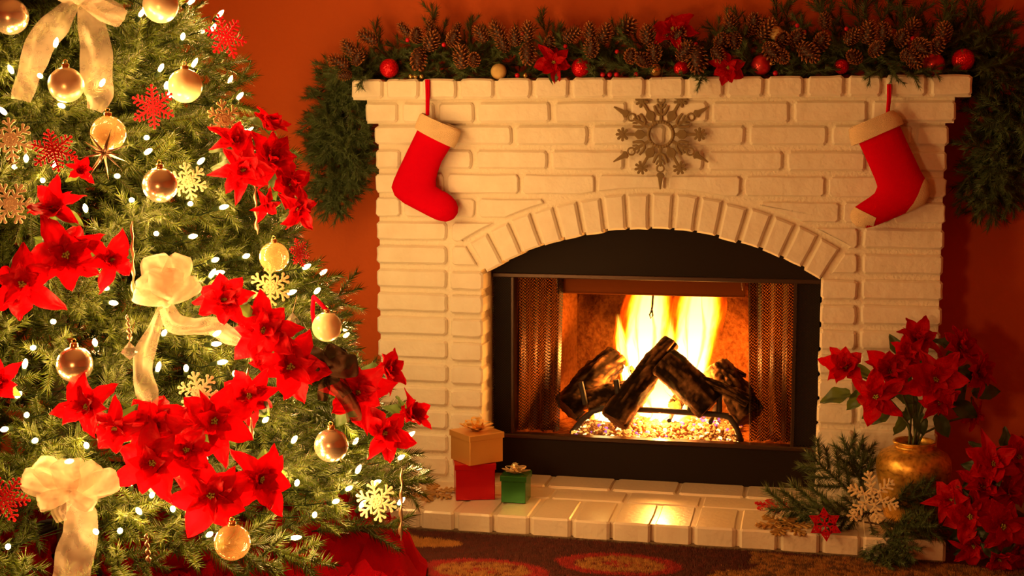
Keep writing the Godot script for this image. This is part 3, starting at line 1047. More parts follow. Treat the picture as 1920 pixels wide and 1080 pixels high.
func lights_on_tree() -> void:
	var t := thing("fairy_light_string", "string of warm white fairy lights wound through the green tree", "string lights")
	var spots := []
	for row in [[105, 80, 75, 142, 192, 155, 266, 24, 343, 68, 365, 118, 302, 127, 318, 178], [312, 160, 115, 198, 5, 208, 400, 52, 413, 26, 275, 258, 278, 284, 377, 302], [49, 297, 103, 308, 80, 338, 247, 375, 357, 382, 420, 388, 160, 390, 293, 438],
		[362, 443, 404, 487, 398, 513, 412, 511, 198, 540, 213, 568, 100, 603, 178, 642], [62, 652, 47, 682, 308, 624, 407, 625, 297, 688, 349, 690, 417, 679, 35, 740], [50, 778, 8, 805, 66, 826, 162, 835, 265, 840, 247, 865, 245, 903, 285, 928],
		[260, 958, 324, 954, 358, 968, 130, 865, 180, 997, 225, 995, 15, 1025, 393, 1002], [555, 1008, 498, 787, 552, 824, 557, 905, 520, 895, 630, 940, 655, 915, 680, 945], [752, 940, 672, 880, 595, 545, 547, 548, 575, 500, 495, 397, 462, 480, 655, 700], [590, 965, 705, 905, 770, 815, 450, 180, 20, 130, 220, 330, 440, 700, 385, 860]]:
		for k in range(0, row.size(), 2):
			spots.append(on_tree(row[k], row[k + 1], -0.04))
	for k in 26:          # more lie deeper in the branches
		var h := 2.1 - 1.95 * sqrt((k + 0.5) / 26.0)
		var a := k * 2.39996 * 1.7
		spots.append(TREE + Vector3(cos(a), 0, sin(a)) * (tree_radius(h) - rnd(0.07, 0.2)) + Vector3(0, h, 0))
	for k in 24:          # and out of view round the side, placed to light the left bricks
		var h := 0.3 + 1.35 * (k + 0.5) / 24.0
		var a := -0.12 - 1.1 * fposmod(k * 0.618, 1.0)
		spots.append(TREE + Vector3(cos(a), 0, sin(a)) * (tree_radius(h) - 0.09) + Vector3(0, h, 0))
	var glass := MB.new()
	glass.lathe([Vector2(0.0, -0.010), Vector2(0.0032, -0.009), Vector2(0.0048, -0.003), Vector2(0.0046, 0.003), Vector2(0.0026, 0.009), Vector2(0.0, 0.012)], 8)
	var gm := glass.done()
	var cap := MB.new()
	cap.tube([Vector3(0, -0.024, 0), Vector3(0, -0.0115, 0)], [0.0048], 6)
	var cm := cap.done()
	var order := spots.duplicate()
	order.sort_custom(func(p, q): return p.y + 0.02 * atan2(p.x - TREE.x, p.z - TREE.z) < q.y + 0.02 * atan2(q.x - TREE.x, q.z - TREE.z))
	for p in order:
		var xf := Transform3D(growing((tree_out(p) + Vector3(rnd(-0.6, 0.6), rnd(-0.3, 0.8), rnd(-0.6, 0.6))).normalized()), p)
		var bulb := part("bulb", gm, M.bulb_glow, t, xf)
		part("socket", cm, M.wire_green, bulb)
		var l := OmniLight3D.new()
		l.name = "bulb_light"
		l.light_color = lin(1.0, 0.53, 0.155)
		l.light_energy = BULB_LIGHT
		l.light_size = 0.012
		l.omni_range = 8.0; l.omni_attenuation = 2.0
		l.shadow_enabled = true
		bulb.add_child(l)
	var b := MB.new()
	var run := []
	for i in order.size():
		var p: Vector3 = order[i]
		var o := tree_out(p)
		run.append(p - o * 0.08)
		run.append(p - o * 0.022)
		run.append(p - o * 0.09 + Vector3(0.006, 0.004, 0.006))
		if i + 1 < order.size():
			var mid: Vector3 = (p + order[i + 1]) / 2
			var c := Vector3(TREE.x, mid.y, TREE.z)
			run.append(c + (mid - c).limit_length(maxf(0.02, tree_radius(mid.y) - 0.24)))
	b.tube(run, [0.0009], 4)
	part("wire", b.done(), M.wire_green, t)

func garland() -> void:
	var t := thing("mantel_garland", "green pine garland lying along the mantel and hanging down both ends", "garland")
	var kinds := []
	for k in 5: kinds.append(sprig(0.115, 4, 0.055, 0.026, 0.0032, 0.0011))
	var put := func(p: Vector3, d: Vector3, s: float) -> void:
		part("sprig", kinds[rng.randi() % 5], M.garland_needles, t, Transform3D(growing(d, rnd(0, TAU)).scaled_local(Vector3.ONE * s), p))
	for i in 108:        # on the shelf
		var f := (i + 0.5) / 108
		var px := lerpf(655, 1850, f) + rnd(-8, 8)
		var high := 0.012 + 0.07 * rng.randf() * smoothstep(0.0, 0.08, f)
		if f > 0.7: high *= 1.25
		var p := at(px, 140, -0.07)
		p.y = 1.205 + high
		p.z = rnd(-0.15, -0.03)
		var d := Vector3(rnd(-0.9, 0.9), rnd(-0.15, 1.0), rnd(0.0, 0.6)).normalized()
		if high < 0.03: d.y = absf(d.y) * 0.35
		put.call(p, d, rnd(0.65, 0.92))
	for q in [[1540, 60, 0.1, 1.0], [1548, 55, -0.2, 0.9], [1615, 60, -0.15, 1.25], [1622, 70, 0.05, 1.2], [1645, 60, 0.35, 1.1], [1690, 70, -0.1, 1.0], [1705, 75, 0.35, 0.9], [1785, 90, -0.1, 1.15], [1800, 85, 0.15, 1.1], [1830, 80, 0.9, 1.0], [1840, 85, 1.4, 0.9], [812, 75, 0.0, 0.85], [880, 85, 0.1, 0.7], [1030, 80, -0.4, 0.8], [1455, 70, 0.1, 0.9], [1470, 60, 0.2, 0.8], [1385, 70, 0.0, 0.7], [720, 100, -0.4, 0.8]]:
		put.call(at(q[0], q[1], -0.1), Vector3(q[2], 1.0, 0.1), q[3])
	for q in [[660, 128, -0.5, -0.8], [690, 140, -0.1, -0.75], [1668, 125, 0.2, -0.9], [1690, 130, 0.5, -0.8], [1715, 128, 0.9, -0.5], [1655, 128, -0.4, -0.8], [1320, 138, -0.1, -0.7]]:      # tips over the edge
		put.call(at(q[0], q[1], 0.035), Vector3(q[2], q[3] * 0.35, 0.55), 0.65)
	for side in 2:
		var path: Array = [[672, 132], [655, 165], [640, 205], [640, 250], [640, 300], [625, 345], [628, 385]] if side == 0 else [[1828, 70], [1862, 120], [1885, 175], [1890, 230], [1880, 280], [1862, 325], [1858, 370]]
		var wide: Array = [30, 44, 50, 48, 46, 36, 20] if side == 0 else [45, 55, 60, 62, 52, 38, 20]
		for i in 78:
			var f := (i + 0.5) / 78 * 5.99
			var k := int(f)
			var px := lerpf(path[k][0], path[k + 1][0], f - k)
			var py := lerpf(path[k][1], path[k + 1][1], f - k)
			var w := lerpf(wide[k], wide[k + 1], f - k)
			var p := at(px + rnd(-0.3, 0.3) * w, py, rnd(-0.13, -0.06))
			var d := Vector3(rnd(-1, 1) * w / 45.0, rnd(-0.9, 0.45), rnd(0.0, 0.6)).normalized()
			put.call(p, d, rnd(0.8, 1.15) * (0.7 + 0.3 * w / 60.0))
	var fill := MultiMesh.new()      # the thick of it, where no single sprig can be told
	fill.transform_format = MultiMesh.TRANSFORM_3D
	fill.mesh = kinds[0]
	fill.instance_count = 470
	for i in 300:
		var px := lerpf(655, 1850, (i + 0.5) / 300) + rnd(-6, 6)
		var p := at(px, 135, -0.05)
		p.y = 1.207 + 0.065 * rng.randf() * smoothstep(650, 760, px)
		p.z = rnd(-0.13, 0.015)
		var d := Vector3(rnd(-1, 1), rnd(0.05, 0.7), rnd(0.0, 0.6)).normalized()
		if p.z > -0.05: d.z = absf(d.z) * 0.5
		if i % 3 == 0:
			p.y = 1.206; d.y *= 0.2
		fill.set_instance_transform(i, Transform3D(growing(d, rnd(0, TAU)).scaled_local(Vector3.ONE * rnd(0.55, 0.8)), p))
	for i in 170:
		var right := i >= 80
		var path: Array = [[672, 132], [655, 165], [640, 205], [640, 250], [640, 300], [625, 345], [628, 385]] if not right else [[1828, 70], [1862, 120], [1885, 175], [1890, 230], [1880, 280], [1862, 325], [1858, 370]]
		var f := (i % 85) / 85.0 * 5.9
		var k := int(f)
		var p := at(lerpf(path[k][0], path[k + 1][0], f - k) + rnd(-22, 22), lerpf(path[k][1], path[k + 1][1], f - k), rnd(-0.14, -0.07))
		fill.set_instance_transform(300 + i, Transform3D(growing(Vector3(rnd(-1, 1), rnd(-0.7, 0.4), rnd(0, 0.5)).normalized(), rnd(0, TAU)).scaled_local(Vector3.ONE * rnd(0.6, 0.85)), p))
	var fi := MultiMeshInstance3D.new()
	fi.name = "inner_foliage"
	fi.multimesh = fill
	fi.material_override = M.garland_needles
	fi.set_meta("kind", "stuff")
	t.add_child(fi)
	var b := MB.new()
	b.tube([at(640, 330, -0.13), at(640, 230, -0.13), at(660, 150, -0.12), at(720, 125, -0.08), at(1240, 115, -0.08), at(1760, 105, -0.08), at(1850, 110, -0.12), at(1888, 220, -0.13), at(1870, 330, -0.13)], [0.006], 6)
	part("vine", b.done(), M.bark, t)

func cone_mesh() -> ArrayMesh:      # one unit long, grows along +Y
	var b := MB.new()
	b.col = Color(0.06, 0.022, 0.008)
	b.lathe([Vector2(0, 0), Vector2(0.16, 0.06), Vector2(0.24, 0.3), Vector2(0.2, 0.65), Vector2(0.08, 0.93), Vector2(0, 1.0)], 10)
	for i in 72:
		var t := (i + 0.5) / 72
		var a := i * 2.39996
		var r := pow(sin(PI * (0.10 + 0.82 * t)), 0.65) * 0.41
		var o := Vector3(cos(a), 0, sin(a))
		var s := Vector3(-sin(a), 0, cos(a))
		var y := 0.02 + t * 0.9
		var lift := lerpf(-0.02, 0.13, t)
		var w := 0.085 * (1.0 - 0.35 * t) * rnd(0.9, 1.1)
		var root := o * r * 0.45 + Vector3(0, y, 0)
		var tip := o * r * rnd(1.0, 1.15) + Vector3(0, y + lift + 0.05, 0)
		var mid := root.lerp(tip, 0.68)
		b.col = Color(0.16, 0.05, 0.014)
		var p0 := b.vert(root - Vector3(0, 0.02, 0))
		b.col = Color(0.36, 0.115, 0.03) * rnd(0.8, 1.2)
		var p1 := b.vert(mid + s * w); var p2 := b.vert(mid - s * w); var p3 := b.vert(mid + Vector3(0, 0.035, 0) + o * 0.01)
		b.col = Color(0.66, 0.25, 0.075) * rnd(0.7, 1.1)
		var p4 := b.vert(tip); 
		b.tri(p0, p3, p1); b.tri(p0, p2, p3); b.tri(p3, p4, p1); b.tri(p2, p4, p3); b.tri(p0, p1, p4); b.tri(p0, p4, p2)
	return b.done()

func pine_cones() -> void:
	var kinds := [cone_mesh(), cone_mesh(), cone_mesh()]
	# where its middle shows, its length and the way its tip points (degrees in the picture, share towards the viewer)
	var L := []
	for row in [[[654, 90, 36, 125, 0.2], [690, 71, 40, 155, 0.1], [636, 117, 40, 155, 0.1], [647, 141, 28, 190, 0.4], [670, 109, 32, 60, 0.6], [758, 55, 30, 130, 0.2], [781, 67, 34, 80, 1.6], [808, 78, 42, 75, 0.2], [806, 55, 32, 100, 0.2], [785, 110, 42, 265, 0.3]],
		[[850, 73, 36, 60, 1.4], [857, 56, 26, 70, 0.3], [866, 108, 44, 92, 0.2], [889, 113, 32, 90, 2.0], [902, 64, 36, 120, 0.1], [934, 60, 42, 120, 0.1], [944, 82, 36, 115, 0.6], [966, 70, 36, 95, 0.4], [990, 60, 38, 88, 0.1], [990, 99, 42, 270, 0.2]],
		[[1031, 83, 32, 90, 1.5], [1072, 66, 38, 20, 0.2], [1107, 60, 36, 95, 0.2], [1109, 91, 38, 90, 0.8], [1134, 64, 40, 70, 0.3], [1170, 55, 50, 42, 0.2], [1183, 106, 34, 90, 2.0], [1207, 113, 36, 150, 0.8], [1215, 66, 40, 95, 0.3], [1227, 100, 38, 95, 0.7]],
		[[1270, 70, 40, 60, 1.2], [1284, 97, 42, 50, 0.9], [1250, 76, 28, 90, 0.8], [1308, 110, 52, 270, 0.2], [1352, 80, 36, 80, 1.1], [1346, 101, 34, 300, 0.4], [1370, 46, 38, 100, 0.2], [1378, 74, 34, 270, 0.5], [1400, 57, 34, 30, 0.4], [1415, 44, 40, 100, 1.1]],
		[[1437, 56, 44, 55, 0.2], [1467, 75, 36, 90, 2.2], [1446, 95, 42, 300, 0.9], [1467, 105, 34, 280, 1.2], [1494, 72, 38, 60, 1.5], [1515, 97, 46, 310, 0.6], [1540, 80, 40, 80, 1.3], [1547, 40, 32, 100, 0.3], [1598, 69, 36, 45, 0.5], [1629, 62, 44, 88, 0.3]],
		[[1657, 62, 38, 105, 0.7], [1603, 107, 36, 160, 0.9], [1643, 93, 36, 60, 1.6], [1690, 73, 36, 80, 1.2], [1709, 53, 38, 60, 0.2], [1727, 88, 44, 300, 1.1], [1713, 110, 40, 305, 0.3], [1758, 87, 36, 90, 1.6], [1770, 62, 40, 92, 0.2], [1698, 104, 26, 90, 1.2]]]:
		L.append_array(row)
	L.sort_custom(func(p, q): return p[0] < q[0])
	var i := 0
	for q in L:
		i += 1
		var a := deg_to_rad(q[3])
		var d: Vector3 = (rgt * cos(a) + upv * sin(a) - fwd * q[4]).normalized()
		var p := at(q[0], q[1], 0.035 + (0.025 if q[1] > 85 else 0.0) - (0.035 if q[1] < 60 else 0.0))
		var s := size_px(p, q[2]) * 1.02
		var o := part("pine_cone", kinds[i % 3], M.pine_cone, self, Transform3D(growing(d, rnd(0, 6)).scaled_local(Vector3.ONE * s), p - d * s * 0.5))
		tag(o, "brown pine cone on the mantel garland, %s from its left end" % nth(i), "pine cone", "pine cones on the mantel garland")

func ornament_ball(called: String, label: String, p: Vector3, r: float, m: Material, group: String, capped := true, cap_dir := Vector3.UP) -> Node3D:
	var t := thing(called, label, "ornament", p, group)
	t.basis = growing(cap_dir)
	var b := MB.new()
	b.ball(Vector3.ZERO, r, 32)
	part("globe", b.done(), m, t)
	if capped:
		b = MB.new()
		b.lathe([Vector2(r * 0.2, r * 0.93), Vector2(r * 0.22, r * 0.97), Vector2(r * 0.22, r * 1.16), Vector2(r * 0.16, r * 1.2), Vector2(0, r * 1.2)], 14)
		part("cap", b.done(), M.gold_glass, t)
		b = MB.new()
		var ring := []
		for k in 11: ring.append(Vector3(cos(TAU * k / 10) * r * 0.12, r * 1.3 + sin(TAU * k / 10) * r * 0.12, 0))
		b.tube(ring, [r * 0.03], 5, false)
		part("hook", b.done(), M.gold_glass, t)
	return t

func mantel_ornaments() -> void:
	var n := 0
	for q in [[730, 128, 18, 1], [1090, 127, 19, 1], [1278, 129, 15, 1], [1427, 122, 19, 0], [1578, 125, 14, 1], [1750, 120, 21, 0], [1806, 112, 21, 1]]:
		n += 1
		var p := at(q[0], q[1], 0.012)
		var r := size_px(p, q[2])
		if q[2] != 21 or q[0] < 1800: p.y = maxf(p.y, 1.199 + r)
		ornament_ball("red_bauble", "shiny red glass ball on the mantel, %s red ball from the left" % nth(n), p, r, M.red_glass if q[3] == 0 else M.red_mosaic, "red balls on the mantel", q[0] == 1427, Vector3(0.9, 0.1, 0.3) if q[0] == 1427 else Vector3.UP)
	for q in [[935, 134, 15, "gold glitter ball on the mantel left of the first red flower", 1], [1229, 131, 12, "small smooth gold ball on the mantel above the big glitter snowflake", 0], [1454, 62, 13, "pale gold glitter ball high among the pine cones of the garland", 1]]:
		var p := at(q[0], q[1], 0.012 if q[1] > 100 else -0.01)
		ornament_ball("gold_bauble", q[3], p, size_px(p, q[2]), M.gold_glitter if q[4] else M.gold_glass, "gold balls on the mantel", false)
	n = 0
	for q in [[770, 143, 1], [779, 143, 1], [790, 143, 1], [970, 142, 0], [985, 142, 1], [1130, 142, 0], [1143, 142, 0], [1156, 141, 0], [1193, 143, 0], [1454, 138, 0]]:
		n += 1
		var p := at(q[0], q[1], 0.03)
		var b := MB.new()
		b.ball(Vector3.ZERO, 0.0068, 14)
		p.y = 1.1995 + 0.0068
		tag(part("bead", b.done(), M.gold_glass if q[2] else M.berry, self, Transform3D(Basis(), p)), "tiny %s bead on the mantel edge, %s bead from the left" % ["gold" if q[2] else "red", nth(n)], "bead", "beads along the mantel edge")
	n = 0
	for q in [[764, 75], [785, 99], [796, 109], [832, 84], [980, 64], [1060, 87], [1135, 54], [1157, 97], [1305, 83], [1495, 48], [1508, 60], [1587, 54], [1711, 72]]:
		n += 1
		var p := at(q[0], q[1], 0.035)
		var b := MB.new()
		b.ball(Vector3.ZERO, size_px(p, 4.2), 12)
		tag(part("berry", b.done(), M.berry, self, Transform3D(Basis(), p)), "small red berry among the garland's pine cones, %s from the left" % nth(n), "berry", "red berries in the garland")


# ---------------------------------------------------------------- poinsettias
var petals := []
var green_leaf: ArrayMesh
var buds: ArrayMesh

func petal_mesh(width: float, droop: float, lobes: float, fold: float, seed_: int) -> ArrayMesh:     # one unit long along +Y, its face towards +Z
	var f := FastNoiseLite.new()
	f.seed = seed_; f.frequency = 1.0
	var b := MB.new()
	var g := []
	for r in 12:
		var t := r / 11.0
		var w := width * pow(sin(PI * pow(clampf(t * 0.97 + 0.03, 0, 1), 0.85)), 0.85)
		var lobe := lobes * maxf(0.0, sin(t * 15.0 + seed_)) * (1.0 - t)
		if r == 11: w = 0.004
		var side := 0.07 * f.get_noise_1d(t * 2.0 + 5.0)
		var row := []
		for k in 9:
			var u := k / 4.0 - 1.0
			var wl := w + lobe * smoothstep(0.5, 1.0, absf(u)) * (1.0 if u > 0.0 else 0.8)
			var z := fold * pow(absf(u), 1.4) * w - droop * t * t + 0.10 * t
			z += 0.075 * f.get_noise_2d(u * 1.6 + 3.0, t * 3.0) + 0.05 * absf(u) * sin(t * 12.0 + seed_ + u)
			row.append(Vector3(u * wl + side * t, t, z))
		g.append(row)
	b.rows(g, false)
	return b.done()

func make_petals() -> void:
	for k in 8: petals.append(petal_mesh([0.25, 0.28, 0.21, 0.26, 0.23, 0.30, 0.19, 0.24][k], [0.25, 0.12, 0.45, 0.02, 0.35, 0.2, 0.6, -0.1][k], [0.03, 0.08, 0.0, 0.06, 0.1, 0.02, 0.04, 0.07][k], [0.35, 0.15, 0.6, 0.3, 0.2, 0.5, 0.7, 0.4][k], 100 + k))
	green_leaf = petal_mesh(0.27, 0.3, 0.05, 0.35, 120)
	var b := MB.new()
	for k in 9:
		var a := k * 2.4
		var r := 0.028 * sqrt(k)
		b.ball(Vector3(cos(a) * r, sin(a) * r, 0.12 + 0.05 * rng.randf()), 0.034, 8, Vector3(0.8, 0.8, 1.4))
	buds = b.done()

func poinsettia(label: String, p: Vector3, r: float, dir: Vector3, group: String, open := 0.3, leaves := 2) -> Node3D:
	var t := thing("poinsettia", label, "flower", p, group)
	t.basis = facing(dir, rnd(0, TAU)).scaled_local(Vector3.ONE * r)
	var n := 6 + rng.randi() % 3
	for k in n:
		var a := TAU * k / n + rnd(-0.2, 0.2)
		part("bract", petals[rng.randi() % 8], M.red_bract, t, Transform3D(Basis(Vector3.BACK, a) * Basis(Vector3.RIGHT, open + rnd(-0.4, 0.3)).scaled_local(Vector3(1.1, rnd(0.75, 1.1), 1)), Vector3(0, 0, 0)))
	for k in 5:
		var a := TAU * (k + 0.5) / 5 + rnd(-0.25, 0.25)
		part("bract", petals[rng.randi() % 8], M.red_bract, t, Transform3D(Basis(Vector3.BACK, a) * Basis(Vector3.RIGHT, open + 0.42 + rnd(-0.2, 0.35)).scaled_local(Vector3.ONE * rnd(0.48, 0.72)), Vector3(0, 0, 0.03)))
	for k in leaves:
		part("leaf", green_leaf, M.dark_leaf, t, Transform3D(Basis(Vector3.BACK, rnd(0, TAU)) * Basis(Vector3.RIGHT, -0.15).scaled_local(Vector3.ONE * rnd(0.8, 1.0)), Vector3(0, 0, -0.08)))
	part("flower_bud", buds, M.flower_bud, t)
	return t

func tree_flowers() -> void:
	# where the middle shows, its reach, the way it faces (right, up), how far it is folded up, what marks it
	for q in [[45, 535, 82, 0.0, 0.1, 0.15, "large open red poinsettia at the left edge of the picture on the tree"], [127, 480, 86, 0.0, 0.1, 0.15, "large open red poinsettia between two others on the upper left of the tree"], [205, 490, 66, 0.9, 0.2, 0.5, "half closed red poinsettia just left of the middle organza bow"],
		[105, 395, 62, -0.3, 0.9, 0.45, "red poinsettia tipped upwards, topmost of the left cluster on the tree"], [150, 325, 34, 0.4, 0.6, 0.8, "small crumpled red poinsettia under the silver starburst ornament"], [2, 715, 52, -0.3, 0.1, 0.4, "red poinsettia cut by the picture's left edge below the middle of the tree"],
		[165, 765, 66, -0.4, 0.3, 0.5, "red poinsettia under the clear gold ball at the left of the tree"], [215, 800, 62, 0.0, -0.5, 0.4, "red poinsettia drooping at the left end of the big lower cluster"], [290, 800, 78, 0.0, 0.3, 0.3, "red poinsettia right below the tail of the middle organza bow"],
		[402, 790, 80, 0.1, 0.1, 0.2, "large red poinsettia in front of the white wooden snowflake"], [288, 868, 80, -0.1, 0.0, 0.2, "large red poinsettia just above the right loop of the lowest organza bow"], [350, 845, 68, 0.0, 0.2, 0.3, "red poinsettia in the heart of the big lower cluster"],
		[396, 928, 82, 0.0, -0.1, 0.2, "lowest red poinsettia on the tree, above the clear hanging ball"], [487, 900, 72, 0.4, 0.1, 0.4, "red poinsettia at the lower right end of the big cluster"], [466, 742, 66, 0.1, 0.0, 0.2, "red poinsettia crossed by a hanging icicle"],
		[420, 567, 68, 0.0, 0.5, 0.4, "red poinsettia right beside the middle organza bow"], [492, 622, 72, 0.0, 0.2, 0.3, "red poinsettia below the tan wooden snowflake"], [541, 688, 82, 0.2, 0.0, 0.3, "large red poinsettia left of the dark brown bow"],
		[437, 268, 48, 0.2, 0.4, 0.6, "red poinsettia under the edge-on tan snowflake, upper left of the right-hand cluster"], [455, 320, 62, 0.0, 0.0, 0.4, "red poinsettia in the middle left of the cluster against the orange wall"], [505, 300, 66, 0.5, 0.3, 0.5, "red poinsettia in the middle of the cluster against the orange wall"],
		[540, 345, 58, 0.8, 0.1, 0.5, "red poinsettia facing right towards the garland"], [556, 390, 52, 0.6, -0.7, 0.5, "red poinsettia hanging lowest in the cluster against the orange wall"], [497, 240, 48, 0.9, 0.9, 0.9, "red poinsettia pointing upwards against the orange wall"], [497, 383, 36, 0.2, -0.5, 0.7, "small red poinsettia lit pink by a bulb behind it"],
		[668, 737, 76, -0.1, 0.2, 0.5, "red poinsettia beside the tail of the dark brown bow"], [722, 697, 50, 0.8, 0.5, 0.7, "red poinsettia in front of the left pillar's bricks, highest of three"], [716, 812, 70, 0.3, 0.0, 0.4, "red poinsettia above the lowest right branch of the tree"], [762, 780, 52, 0.8, 0.4, 0.7, "red poinsettia at the tree's right tip before the white bricks"]]:
		var p := on_tree(q[0], q[1], -0.005)
		var dir: Vector3 = -fwd * 0.8 + tree_out(p) * 0.4 + rgt * q[3] + upv * q[4]
		poinsettia(q[6], p, size_px(p, q[2]) * 1.02, dir, "poinsettias on the tree", q[5])
	for q in [[1038, 118, 42, 0.0, 0.1, 0.1, 0.055, "bright red poinsettia on the mantel garland left of the big snowflake"], [1262, 58, 48, -0.2, 0.6, 0.2, 0.02, "red poinsettia standing highest on the mantel garland above the snowflake"], [1364, 128, 38, 0.0, 0.0, 0.1, 0.06, "red poinsettia hanging over the mantel edge right of the snowflake"]]:
		var p := at(q[0], q[1], q[6])
		poinsettia(q[7], p, size_px(p, q[2]), -fwd + rgt * q[3] + upv * q[4], "poinsettias on the mantel", q[5], 1)


# ---------------------------------------------------------------- snowflakes
func bar(b: MB, a: Vector2, c: Vector2, w0: float, w1: float, th: float) -> void:
	var d := (c - a).normalized()
	var s := Vector2(-d.y, d.x)
	b.prism(PackedVector2Array([a - s * w0, c - s * w1, c + d * w1 * 0.7, c + s * w1, a + s * w0]), -th, th, minf(w1, th) * 0.5, true)

func disc(b: MB, at_: Vector2, r: float, th: float, n := 8) -> void:
	var p := PackedVector2Array()
	for k in n: p.append(at_ + Vector2(cos(TAU * k / n + 0.2), sin(TAU * k / n + 0.2)) * r)
	b.prism(p, -th, th, th * 0.5, true)

func hoop(b: MB, at_: Vector2, r: float, w: float, n := 24) -> void:
	var pts := []
	for k in n + 1: pts.append(Vector3(at_.x + cos(TAU * k / n) * r, at_.y + sin(TAU * k / n) * r, 0))
	b.tube(pts, [w], 6, false)

func flake_arm(style: String) -> ArrayMesh:      # along +Y, one unit long
	var b := MB.new()
	match style:
		"glitter":       # slim arm with three pairs of barbs
			bar(b, Vector2(0, 0.05), Vector2(0, 0.97), 0.055, 0.05, 0.035)
			for k in 3:
				var y: float = [0.38, 0.58, 0.78][k]
				for s in [-1, 1]: bar(b, Vector2(0, y), Vector2(s * [0.2, 0.24, 0.14][k], y + [0.15, 0.18, 0.13][k]), 0.05, 0.045, 0.035)
		"lace":          # beaded red arm
			for k in 6: disc(b, Vector2(0, 0.17 + k * 0.16), [0.07, 0.06, 0.07, 0.06, 0.06, 0.07][k], 0.03)
			bar(b, Vector2(0, 0), Vector2(0, 0.95), 0.03, 0.03, 0.025)
			for s in [-1, 1]:
				for k in 3:
					bar(b, Vector2(0, 0.33 + k * 0.2), Vector2(s * (0.27 - k * 0.05), 0.47 + k * 0.18), 0.03, 0.03, 0.025)
					disc(b, Vector2(s * (0.28 - k * 0.05), 0.48 + k * 0.18), 0.055, 0.03)
				bar(b, Vector2(s * 0.02, 0.22), Vector2(s * 0.24, 0.30), 0.03, 0.03, 0.025)
		"wood":          # broad sawn arm with round-ended barbs
			bar(b, Vector2(0, 0.1), Vector2(0, 0.9), 0.06, 0.055, 0.028)
			disc(b, Vector2(0, 0.93), 0.085, 0.028)
			for s in [-1, 1]:
				bar(b, Vector2(0, 0.62), Vector2(s * 0.2, 0.8), 0.05, 0.05, 0.028)
				disc(b, Vector2(s * 0.22, 0.82), 0.08, 0.028)
				bar(b, Vector2(0, 0.36), Vector2(s * 0.21, 0.52), 0.05, 0.05, 0.028)
				disc(b, Vector2(s * 0.23, 0.53), 0.07, 0.028)
				bar(b, Vector2(0, 0.2), Vector2(s * 0.17, 0.3), 0.045, 0.045, 0.028)
		"star":          # a long tapering spike, an open drop, a fleur
			b.prism(PackedVector2Array([Vector2(-0.05, 0.70), Vector2(0.05, 0.70), Vector2(0.078, 0.745), Vector2(0.045, 0.79), Vector2(0.012, 1.0), Vector2(-0.012, 1.0), Vector2(-0.045, 0.79), Vector2(-0.078, 0.745)]), -0.02, 0.02, 0.012, true)
			hoop(b, Vector2(0, 0.62), 0.066, 0.018, 14)
			bar(b, Vector2(0, 0.24), Vector2(0, 0.57), 0.03, 0.028, 0.018)
			for s in [-1, 1]:
				b.tube([Vector3(0, 0.34, 0), Vector3(s * 0.06, 0.37, 0), Vector3(s * 0.10, 0.44, 0), Vector3(s * 0.13, 0.52, 0)], [0.028, 0.03, 0.03, 0.022], 6)
				b.tube([Vector3(0, 0.46, 0), Vector3(s * 0.05, 0.49, 0), Vector3(s * 0.08, 0.55, 0)], [0.022, 0.022, 0.018], 6)
		"blossom":       # the short arm between: a heart-shaped leaf and a little daisy
			bar(b, Vector2(0, 0.22), Vector2(0, 0.64), 0.03, 0.025, 0.018)
			b.prism(PackedVector2Array([Vector2(0, 0.26), Vector2(0.08, 0.34), Vector2(0.09, 0.42), Vector2(0.03, 0.48), Vector2(-0.03, 0.48), Vector2(-0.09, 0.42), Vector2(-0.08, 0.34)]), -0.02, 0.02, 0.012, true)
			for k in 8:
				var a := TAU * k / 8
				bar(b, Vector2(0, 0.70), Vector2(0, 0.70) + Vector2(cos(a), sin(a)) * 0.115, 0.022, 0.026, 0.016)
			disc(b, Vector2(0, 0.70), 0.045, 0.024)
	return b.done()

var arms := {}
func snowflake(label: String, p: Vector3, r: float, dir: Vector3, m: Material, style: String, group := "", roll := 0.0, called := "snowflake_ornament") -> Node3D:
	var t := thing(called, label, "snowflake", p, group)
	t.basis = facing(dir, roll).scaled_local(Vector3.ONE * r)
	if not arms.has(style): arms[style] = flake_arm(style)
	for k in 6: part("arm", arms[style], m, t, Transform3D(Basis(Vector3.BACK, TAU * k / 6), Vector3.ZERO))
	var b := MB.new()
	match style:
		"star":
			if not arms.has("blossom"): arms["blossom"] = flake_arm("blossom")
			for k in 6: part("short_arm", arms["blossom"], m, t, Transform3D(Basis(Vector3.BACK, TAU * (k + 0.5) / 6), Vector3.ZERO))
			hoop(b, Vector2.ZERO, 0.225, 0.035, 36)
			for k in 28: b.ball(Vector3(cos(TAU * k / 28) * 0.225, sin(TAU * k / 28) * 0.225, 0.02), 0.028, 6)
		"wood": hoop(b, Vector2.ZERO, 0.2, 0.04, 24); disc(b, Vector2.ZERO, 0.11, 0.03, 6)
		"lace": hoop(b, Vector2.ZERO, 0.24, 0.03, 24); disc(b, Vector2.ZERO, 0.12, 0.03, 6)
		_: disc(b, Vector2.ZERO, 0.24, 0.035, 12); hoop(b, Vector2.ZERO, 0.3, 0.03, 24)
	part("centre", b.done(), m, t)
	return t

